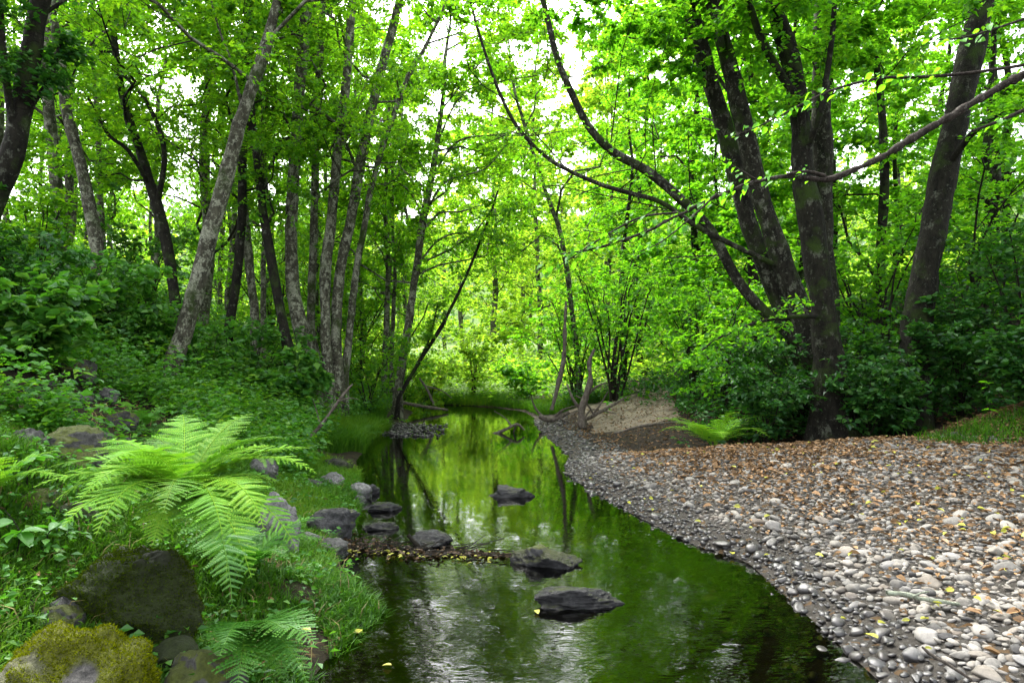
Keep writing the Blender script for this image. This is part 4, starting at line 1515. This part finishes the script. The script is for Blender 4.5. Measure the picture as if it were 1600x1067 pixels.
q1 = q0 + np.stack([np.cos(aa), np.sin(aa), rs.normal(size=nt_) * .15], -1) * rs.uniform(.08, .3, nt_)[:, None]
tubes(b, np.stack([q0, (q0 + q1) / 2 + rs.normal(size=q0.shape) * .008, q1], 1), np.full((nt_, 3), .0032), 4)
stuff(link('floating_twigs', b.mesh('floating_twigs', M_TWIG)))
n = 60
t = rs.uniform(0, 1, n)
lx = c0[0] + (c1[0] - c0[0]) * t + rs.normal(size=n) * .06
ly = c0[1] + (c1[1] - c0[1]) * t - .1 + rs.normal(size=n) * .05
litter('floating_leaves', lx, ly, np.full(n, .012), rs.uniform(.03, .05, n), M_YELLOW, .1)
for lab, px, py, L in [('yellow leaf floating at the left end of the nearest stream rock', 838, 956, .05),
                       ('green-yellow leaf floating in the brown shallows at the left', 557, 998, .06),
                       ('pale leaf floating low in the white riffle', 612, 1043, .045),
                       ('yellow leaf lying wet on the left mud by the drooping fern', 472, 1019, .06),
                       ('yellow leaf at the waterline of the cobbles', 1145, 872, .06),
                       ('pale green leaf on the dark wet cobbles at the bottom right', 1372, 1028, .075)]:
    Y = CAMZ * F / (py - HOR)
    x = (px - 800) / F * Y
    o = link('fallen_leaf', broad_leaf_mesh('fallen_leaf', M_YELLOW), None, (x, Y, max(.012, gz(x, Y) + .05)))
    o.scale = (L,) * 3
    o.rotation_euler = (.1, -.1, rs.uniform(0, 6.28))
    tag(o, lab, 'leaf')


# ------------------------------------------------------------------ grass
def grass(name, x, y, L, mat, seed, z=None, lean=.5):
    rs = np.random.RandomState(seed)
    n = len(x)
    z = (H(x, y) if z is None else z) - .01
    a = rs.uniform(0, 6.28, n)
    ln = rs.uniform(.2, 1.2, n) * lean
    d = np.stack([np.cos(a) * ln, np.sin(a) * ln, np.ones(n)], -1)
    d = nrm(d)
    out_ = np.stack([np.cos(a), np.sin(a), np.zeros(n)], -1)
    sd = np.stack([-np.sin(a), np.cos(a), np.zeros(n)], -1)
    w = (.0026 + .0022 * rs.uniform(0, 1, n))[:, None]
    p0 = np.stack([x, y, z], -1)
    L = L[:, None]
    p1 = p0 + d * L * .55
    p2 = p0 + d * L * .9 + out_ * L * rs.uniform(.15, .5, (n, 1)) - UP * L * rs.uniform(.0, .3, (n, 1))
    v = np.stack([p0 - sd * w, p0 + sd * w, p1 + sd * w * .8, p1 - sd * w * .8, p2], 1)
    base = np.arange(n)[:, None] * 5
    b = Buf()
    b.add(v.reshape(-1, 3), [base + np.array([[0, 1, 2, 3]]), base + np.array([[3, 2, 4]])],
          np.repeat(np.clip(rs.uniform(0, .75, n) + .28 * patch(np.stack([x * 1.7, y * 1.7, 0 * x + 4], -1)), 0, 1), 5))
    return stuff(link(name, b.mesh(name, mat, False)))


rs = np.random.RandomState(900)
patch = SineNoise(44, 3, 1.6)
n = 140000
y = 1.9 + 6.6 * rs.uniform(0, 1, n) ** 1.5
d = rs.uniform(-.03, 2.3, n)
x = XL(y) - d
pm = patch(np.stack([x, y, 0 * x], -1))
ok = (x > -.8 * y - .1) & (pm > -2.2 + 2.0 * smooth(1.1, 2.2, d)) & ((y < 5.2) | (d < 1.3)) & ~((y > 4.3) & (y < 5.3) & (d < .08)) & scree_mask(x, y)
mud = np.array([hit(470, 925)[:2], hit(480, 1000)[:2], hit(500, 1040)[:2]])
for mx_, my_ in mud:
    ok &= ((x - mx_) / .14) ** 2 + ((y - my_) / .13) ** 2 > rs.uniform(.4, 1.1, n)
x, y = x[ok], y[ok]
grass('bank_grass', x, y, rs.uniform(.05, .13, len(x)) * (.7 + .5 * smooth(2, 5, y)), M_GRASS, 901, lean=.8)
n = 26000
y = rs.uniform(9.0, 15, n)
x = XL(y) - np.abs(rs.normal(size=n)) * .45 + .05
ok = patch(np.stack([x, y, 0 * x], -1)) > -.3
x, y = x[ok], y[ok]
grass('pool_edge_grass', x, y, rs.uniform(.15, .4, len(x)), M_GRASS, 902, lean=.5)
n = 16000
y = rs.uniform(16.3, 22, n)
x = XR(y) + .15 + np.abs(rs.normal(size=n)) * 1.3
ok = patch(np.stack([x, y, 0 * x], -1)) > -.4
x, y = x[ok], y[ok]
grass('far_shore_grass', x, y, rs.uniform(.15, .45, len(x)), M_GRASS, 904, lean=.5)
n = 5200
x, y = rs.uniform(4.3, 6.2, n), rs.uniform(6.7, 8.2, n)
ok = ((x - 5.3) / .9) ** 2 + ((y - 7.5) / .6) ** 2 < rs.uniform(.2, 1.1, n)
x, y = x[ok], y[ok]
grass('gravel_edge_grass', x, y, rs.uniform(.08, .30, len(x)) * rs.uniform(.5, 1, len(x)), M_GRASS, 903, lean=.9)

n = 700
y = 2.1 + 5 * rs.uniform(0, 1, n)
d = rs.uniform(.05, 2.6, n)
x = XL(y) - d
undergrowth('bank_weeds', n, lambda r_, k_: (x, y), 906, M_UNDER, .03, .16, (.045, .03), 9, 4)
n = 2600
y = 1.9 + 5.5 * rs.uniform(0, 1, n) ** 1.4
x = XL(y) - rs.uniform(0, 2.2, n)
grass('dry_grass', x, y, rs.uniform(.06, .17, n), leaf_mat('dry_blade', (.10, .085, .03), (.26, .22, .09), (.15, .12, .04), .25, .01), 907, lean=1.0)

# moss fuzz on the two nearest mossy rocks
for lab, nm_, nfz in [('yellow-mossed rock with a bare grey patch in the bottom left corner', 'moss', 26000), ('big boulder under the fern, coated in dark moss', 'moss', 20000)]:
    ro = ROCK_O[lab]
    vv = np.array([p.co[:] for p in ro.data.vertices])
    nn = np.array([p.normal[:] for p in ro.data.vertices])
    rs = np.random.RandomState(910 + nfz)
    att = np.zeros(len(vv), np.float32)
    ro.data.attributes['rnd'].data.foreach_get('value', att)
    up_ = np.where(att > .5)[0]
    i = up_[rs.randint(0, len(up_), nfz)]
    p = vv[i] + rs.normal(size=(nfz, 3)) * .006
    p -= nn[i] * ((p - vv[i]) * nn[i]).sum(1)[:, None]
    ok = np.ones(nfz, bool)
    p, n_ = p[ok], nn[i][ok]
    d = nrm(n_ + rs.normal(size=p.shape) * .6)
    L = rs.uniform(.006, .014, len(p))
    b = Buf()
    leaves(b, p - n_ * .002, d, nrm(rs.normal(size=p.shape)), L, L * .4, rs, 4)
    stuff(link('moss', b.mesh('moss', M_MOSSF if nfz == 26000 else leaf_mat('dark_moss_tuft', (.016, .028, .002), (.055, .085, .005), (.05, .09, .005), .3, 0), False), ro))


# ------------------------------------------------------------------ ferns
def frond(L, az, el0, droop, width, rs, pairs=26, twist=0.0):
    """blade with pinnate pinnae; returns Buf pieces (v, faces) in local coordinates rooted at the origin"""
    b = Buf()
    n = 22
    s = np.linspace(0, 1, n)
    ang = el0 - droop * s ** 1.25
    dx = np.cos(ang)
    dz = np.sin(ang)
    px_ = np.concatenate([[0], np.cumsum((dx[1:] + dx[:-1]) / 2 / (n - 1))]) * L
    pz_ = np.concatenate([[0], np.cumsum((dz[1:] + dz[:-1]) / 2 / (n - 1))]) * L
    hd = np.array([math.cos(az), math.sin(az), 0])
    side = np.array([-math.sin(az), math.cos(az), 0])
    bend = rs.uniform(-.12, .12)
    R = hd * px_[:, None] + UP * pz_[:, None] + side * (bend * L * s ** 2)[:, None]
    tubes(b, R[None], (np.linspace(.0035, .0012, n))[None] * (L / .6) ** .5, 5, .85)
    T = nrm(np.gradient(R, axis=0))
    t0 = .16
    ts = t0 + (1 - t0) * (np.arange(pairs) + .5) / pairs
    prof = np.interp((ts - t0) / (1 - t0), [0, .08, .3, .55, .8, 1], [.55, .8, 1, .78, .42, .06])
    m = 12 if pairs > 22 else 7                          # pinnules a side
    u = (np.arange(m) + .5) / m
    for sg in (-1, 1):
        tj = np.clip(ts + rs.uniform(-.004, .004, pairs), 0, .999)
        f = tj * (n - 1)
        i = f.astype(int)
        fr = (f - i)[:, None]
        p0 = R[i] * (1 - fr) + R[np.minimum(i + 1, n - 1)] * fr
        tt = T[i]
        sd = nrm(side[None] - tt * (tt @ side)[:, None])
        nr_ = np.cross(tt, sd)
        fwd = .28 + .30 * (tj[:, None]) + rs.normal(size=(pairs, 1)) * .10
        d = nrm(sd * sg + tt * fwd + nr_ * (rs.uniform(-.12, .22, (pairs, 1)) + twist))
        pl = width * prof * rs.uniform(.78, 1.1, pairs)
        # pinna midrib droops slightly
        q = p0[:, None] + d[:, None] * (pl[:, None] * u)[..., None] - nr_[:, None] * (pl[:, None] * .14 * u ** 2)[..., None]
        plw = (pl[:, None] * .115 * (1 - .75 * u) + .0022)            # pinnule length
        step = pl / m
        for s2 in (-1, 1):
            pd = nrm(tt[:, None] * s2 + d[:, None] * .55)
            bse = q
            tip = q + pd * plw[..., None]
            wv = d[:, None] * (step[:, None] * .44)[..., None]
            v = np.stack([bse - wv, bse + wv, tip + wv * .75, tip - wv * .5], 2)
            v[..., 2:, :] -= (nr_[:, None, None] * (plw * .18)[..., None, None])
            v = v.reshape(-1, 3)
            cnt = len(v) // 4
            b.add(v, np.arange(cnt)[:, None] * 4 + np.array([[0, 1, 2, 3]]), np.clip(np.repeat(rs.uniform(.15, .5, cnt) + rs.uniform(.0, .5), 4), 0, 1))
    return b


def fern(label, loc, fronds, L, width, mat, seed, group=None, az=None, el=(.75, 1.15), droop=(1.0, 1.6), pairs=22):
    rs = np.random.RandomState(seed)
    root = thing('fern', label, 'fern', loc, group)
    for k in range(fronds):
        a = (k * 2.4 + rs.uniform(-.3, .3)) if az is None else rs.uniform(*az)
        l = L * rs.uniform(.75, 1.1)
        b = frond(l, a, rs.uniform(*el), rs.uniform(*droop), width * rs.uniform(.85, 1.1), rs, pairs)
        link('frond', b.mesh('frond', mat, False), root)
    return root


fb = at(285, 800, 3.05)
fb[2] = max(fb[2], gz(fb[0], fb[1]) + .05) + .06
big_fern = thing('fern', 'large bright fern arching over the mossy boulder', 'fern', fb)
rs = np.random.RandomState(950)
for a, l, e, dp, w in [(-1.75, .62, .95, 1.75, .17), (-1.15, .60, .80, 1.5, .16), (-.35, .74, .85, 1.35, .17), (.15, .66, .8, 1.1, .16), (.9, .55, .9, 1.0, .15), (1.6, .55, .95, 1.0, .15),
                       (2.35, .62, .9, 1.05, .16), (2.9, .66, .8, 1.1, .17), (3.4, .55, .75, 1.2, .16), (3.95, .6, .85, 1.5, .16), (-2.2, .55, .9, 1.5, .16), (-.75, .52, .6, 1.3, .15), (.5, .5, .65, 1.3, .14), (-1.45, .66, 1.15, 1.7, .17), (-.1, .62, 1.1, 1.3, .16), (3.1, .6, 1.1, 1.3, .16), (2.0, .7, 1.1, 1.1, .16), (1.2, .68, 1.1, 1.1, .16), (-2.6, .62, .9, 1.3, .16), (3.6, .64, .7, 1.0, .16), (-1.6, .72, .75, 1.9, .17), (-.95, .70, .65, 1.75, .17), (-.55, .74, .7, 1.7, .17), (-2.0, .64, .65, 1.7, .16), (-1.3, .5, .4, 1.4, .15), (-.7, .82, .45, 1.75, .18), (-.95, .86, .5, 1.9, .18), (-.45, .8, .5, 1.6, .17)]:
    b = frond(l * .92, a + rs.normal() * .08, e, dp * rs.uniform(.85, 1.15), w * .95, rs, rs.randint(25, 31))
    link('frond', b.mesh('frond', M_FERN if rs.uniform() < .68 else M_FERNM, False), big_fern)
b = frond(.85, -.85, .30, 1.45, .17, rs, 30)
o = link('frond', b.mesh('frond', M_FERND, False), big_fern)
o['label'] = 'darker frond hanging low towards the water'
fern('dark fern drooping beside the water at the bottom', at(385, 985, 2.75), 9, .48, .13, M_FERND, 951, az=(-1.6, -.2), el=(.3, .7), droop=(.8, 1.3))
fern('bright fern poking in at the left edge', on(-20, 0, 3.3) + UP * .02, 6, .42, .12, M_FERN, 952)
fern('shaded fern tucked behind the large bright fern', on(385, 0, 3.6) + UP * .02, 8, .5, .14, M_FERND, 953)
FP = [('fern on the slope just above the large bright fern', 262, 5.8, .5), ('fern at the foot of the leaning pale trunk', 250, 7.4, .55), ('fern on the bank behind the grey boulder', 345, 7.0, .5),
      ('pale fern beside the bank stick', 405, 8.6, .55), ('fern among the bushes on the open slope', 120, 7.6, .6), ('small fern beside the moss cushion rock', 225, 6.0, .4), ('pale fern on the slope between the scree and the leaning trunk', 205, 7.0, .6), ('fern spreading below the dark slanting trunks', 372, 8.2, .6), ('fern on the bank above the flat topped stone', 440, 7.6, .5),
      ('fern at the top of the grassy tongue by the water', 560, 11.2, .6)]
for k, (lab, px, Y, L) in enumerate(FP):
    fern(lab, on(px, 0, Y), 8, L, L * .24, M_FERND, 960 + k, pairs=20)
fern('bright fern clump at the edge of the sandy path', on(1115, 0, 9.9), 14, 1.05, .22, M_FERN, 980, pairs=22)
fern('fern beside the bright clump, half in the black shade', on(1185, 0, 10.3), 10, .8, .18, M_FERND, 981, pairs=22)


# ------------------------------------------------------------------ small plants
def seedling(label, loc, h, leaf, mat, seed, n=9):
    rs = np.random.RandomState(seed)
    root = thing('seedling', label, 'plant', loc, None)
    b = Buf()
    P, W = resample([(0, 0, -.02), (rs.normal() * .03, rs.normal() * .03, h * .5), (rs.normal() * .06, rs.normal() * .06, h)], [.004, .003, .0015], .05)
    tubes(b, P, W, 5)
    link('stem', b.mesh('stem', M_TWIG), root)
    me = broad_leaf_mesh('leaf', mat, 6, .6)
    for k in range(n):
        i = int(rs.uniform(.3, 1) * (len(P) - 1))
        o = link('leaf', me, root, P[i])
        L = leaf * rs.uniform(.7, 1.2)
        o.scale = (L, L, L)
        o.rotation_euler = (rs.normal() * .25, rs.uniform(-.3, .35), k * 2.4)
    return root


for k, (lab, px, py, h, lf, mt, n) in enumerate([
        ('thin seedling standing clear of the right shrubs', 1548, 660, .5, .09, M_RIGHT, 10), ('bright seedling at the edge of the right grass', 1492, 652, .32, .09, M_RIGHT, 9),
        ('tiny seedling on the dark soil by the low shrub', 1340, 672, .22, .07, M_RIGHT, 7), ('tiny seedling alone on the dark soil', 1236, 684, .14, .07, M_RIGHT, 5),
        ('pale broad leaved plant in the grass at the left edge', 22, 870, .2, .10, M_UNDER, 9), ('broad leaved plant beside the mossy boulder', 78, 872, .18, .08, M_UNDER, 8),
        ('broad leaved plant under the two wide left rocks', 45, 770, .2, .09, M_UNDER, 9), ('small plant on the scree litter', 92, 575, .25, .10, M_UNDER, 9),
        ('small leafy plant by the dead branches', 948, 652, .35, .12, M_RIGHT, 10)]):
    seedling(lab, hit(px, py), h, lf, mt, 1000 + k, n)


# ------------------------------------------------------------------ dead wood
def stick(name, label, pts, wid, Y, mat, dY=0.0, forks=(), cat='branch', step=.06):
    Ys = np.linspace(Y, Y + dY, len(pts))
    P = np.array([at(a, c, y_) for (a, c), y_ in zip(pts, Ys)])
    base = P[0].copy()
    root = thing(name, label, cat, base)
    P2, W = resample(P, [w * Y / F / 2 for w in wid], step)
    r = np.random.RandomState(int(abs(pts[0][0] * 7 + pts[0][1])) % 9999)
    P2 = P2 + np.cumsum(r.normal(size=P2.shape) * .003, axis=0)
    W = W * (1 + .12 * r.normal(size=len(W)))
    b = Buf()
    tubes(b, P2, W, 7)
    link('stem', b.mesh('stem', mat, True, base), root)
    for fp, fw in forks:
        Q = np.array([at(a, c, Y + dY * .5 + r.uniform(-.15, .15) * (k > 0)) for k, (a, c) in enumerate(fp)])
        Q, W = resample(Q, [w * Y / F / 2 for w in fw], step)
        b = Buf()
        tubes(b, Q, W, 5)
        link('twig', b.mesh('twig', mat, True, base), root)
    return root


stick('dead_stick', 'bare stick leaning out of the left bank over the grass', [(462, 708), (490, 676), (515, 645), (540, 612), (552, 600)], [7, 6, 5, 4, 2.5], 8.2, M_DEADWOOD, .2,
      [([(500, 664), (494, 640), (488, 622)], [3, 2, 1]), ([(528, 628), (545, 622), (560, 624)], [3, 2, 1])])
stick('dead_stick', 'short black stick standing in the litter dam', [(662, 868), (652, 853), (638, 836)], [8, 8, 6], 5.05, M_TWIG, 0)
stick('dead_snag', 'bleached crooked snag standing at the right shore', [(910, 668), (908, 640), (916, 615), (922, 590), (920, 566), (928, 545)], [15, 12, 10, 9, 7, 4], 13.0, M_DEADWOOD, .2,
      [([(908, 640), (896, 625), (886, 600)], [6, 5, 3]), ([(914, 620), (932, 604), (948, 598)], [6, 4, 2])], step=.08)
stick('dead_snag', 'thin brown dead pole leaning beside the bleached snag', [(862, 640), (872, 600), (880, 560), (882, 500), (884, 470)], [6, 7, 7, 6, 4], 13.8, M_DEADWOOD, .2, step=.1)
stick('driftwood', 'forked grey driftwood root at the water under the snag', [(842, 650), (856, 655), (872, 652), (890, 642)], [7, 9, 8, 5], 14.2, M_DEADWOOD, 0,
      [([(850, 652), (838, 640), (830, 622)], [5, 4, 2]), ([(866, 652), (880, 640), (900, 634)], [5, 3, 2]), ([(872, 652), (894, 660), (915, 652)], [5, 4, 2])])
stick('driftwood', 'tangle of pale driftwood twigs right of the bleached snag', [(905, 660), (930, 648), (955, 634), (975, 622)], [7, 6, 5, 3], 13.4, M_DEADWOOD, 0,
      [([(920, 655), (938, 632), (950, 612)], [4, 3, 2]), ([(912, 658), (925, 640), (962, 646)], [4, 3, 2]), ([(930, 650), (915, 628), (900, 618)], [4, 3, 2])])
stick('driftwood', 'broken branch lying in the pool with its twigs up', [(768, 678), (790, 670), (808, 662), (820, 672)], [4, 5, 4, 3], 12.8, M_DEADWOOD, 0,
      [([(800, 666), (788, 652), (772, 642)], [3, 2, 1.2]), ([(806, 664), (800, 680), (790, 688)], [3, 2, 1.2])])
stick('fallen_log', 'pale fallen pole lying across the far bank of the pool', [(620, 627), (660, 634), (700, 639)], [6, 6, 4], 17.2, M_DEADWOOD, .6, cat='log')
stick('dead_stick', 'dead twigs bent over the far left water', [(655, 590), (668, 612), (676, 632)], [3, 4, 4], 16.0, M_DEADWOOD, 0, [([(662, 602), (690, 610), (706, 622)], [2.5, 2, 1.5])])
stick('dead_stick', 'lichen crusted twig lying across the near cobbles', [(1385, 927), (1420, 934), (1465, 942), (1520, 948)], [7, 8, 7, 4], 3.35, bark_mat('lichen_twig', (.12, .12, .09), (.3, .32, .24), (.5, .55, .42), .45, -.2, 6), .05,
      [([(1420, 934), (1440, 926), (1452, 924)], [4, 3, 2])], step=.03)
stick('dead_stick', 'pale thin twig lying on the cobbles at the bottom right', [(1440, 1010), (1465, 1030), (1498, 1052), (1515, 1066)], [4, 5, 5, 4], 2.72, M_DEADWOOD, -.05, step=.03)
stick('dead_stick', 'thin dark twig lying across the wet soil behind the gravel', [(960, 676), (1010, 664), (1070, 660), (1110, 668)], [4, 4, 3, 2], 10.6, M_DEADWOOD, 0)
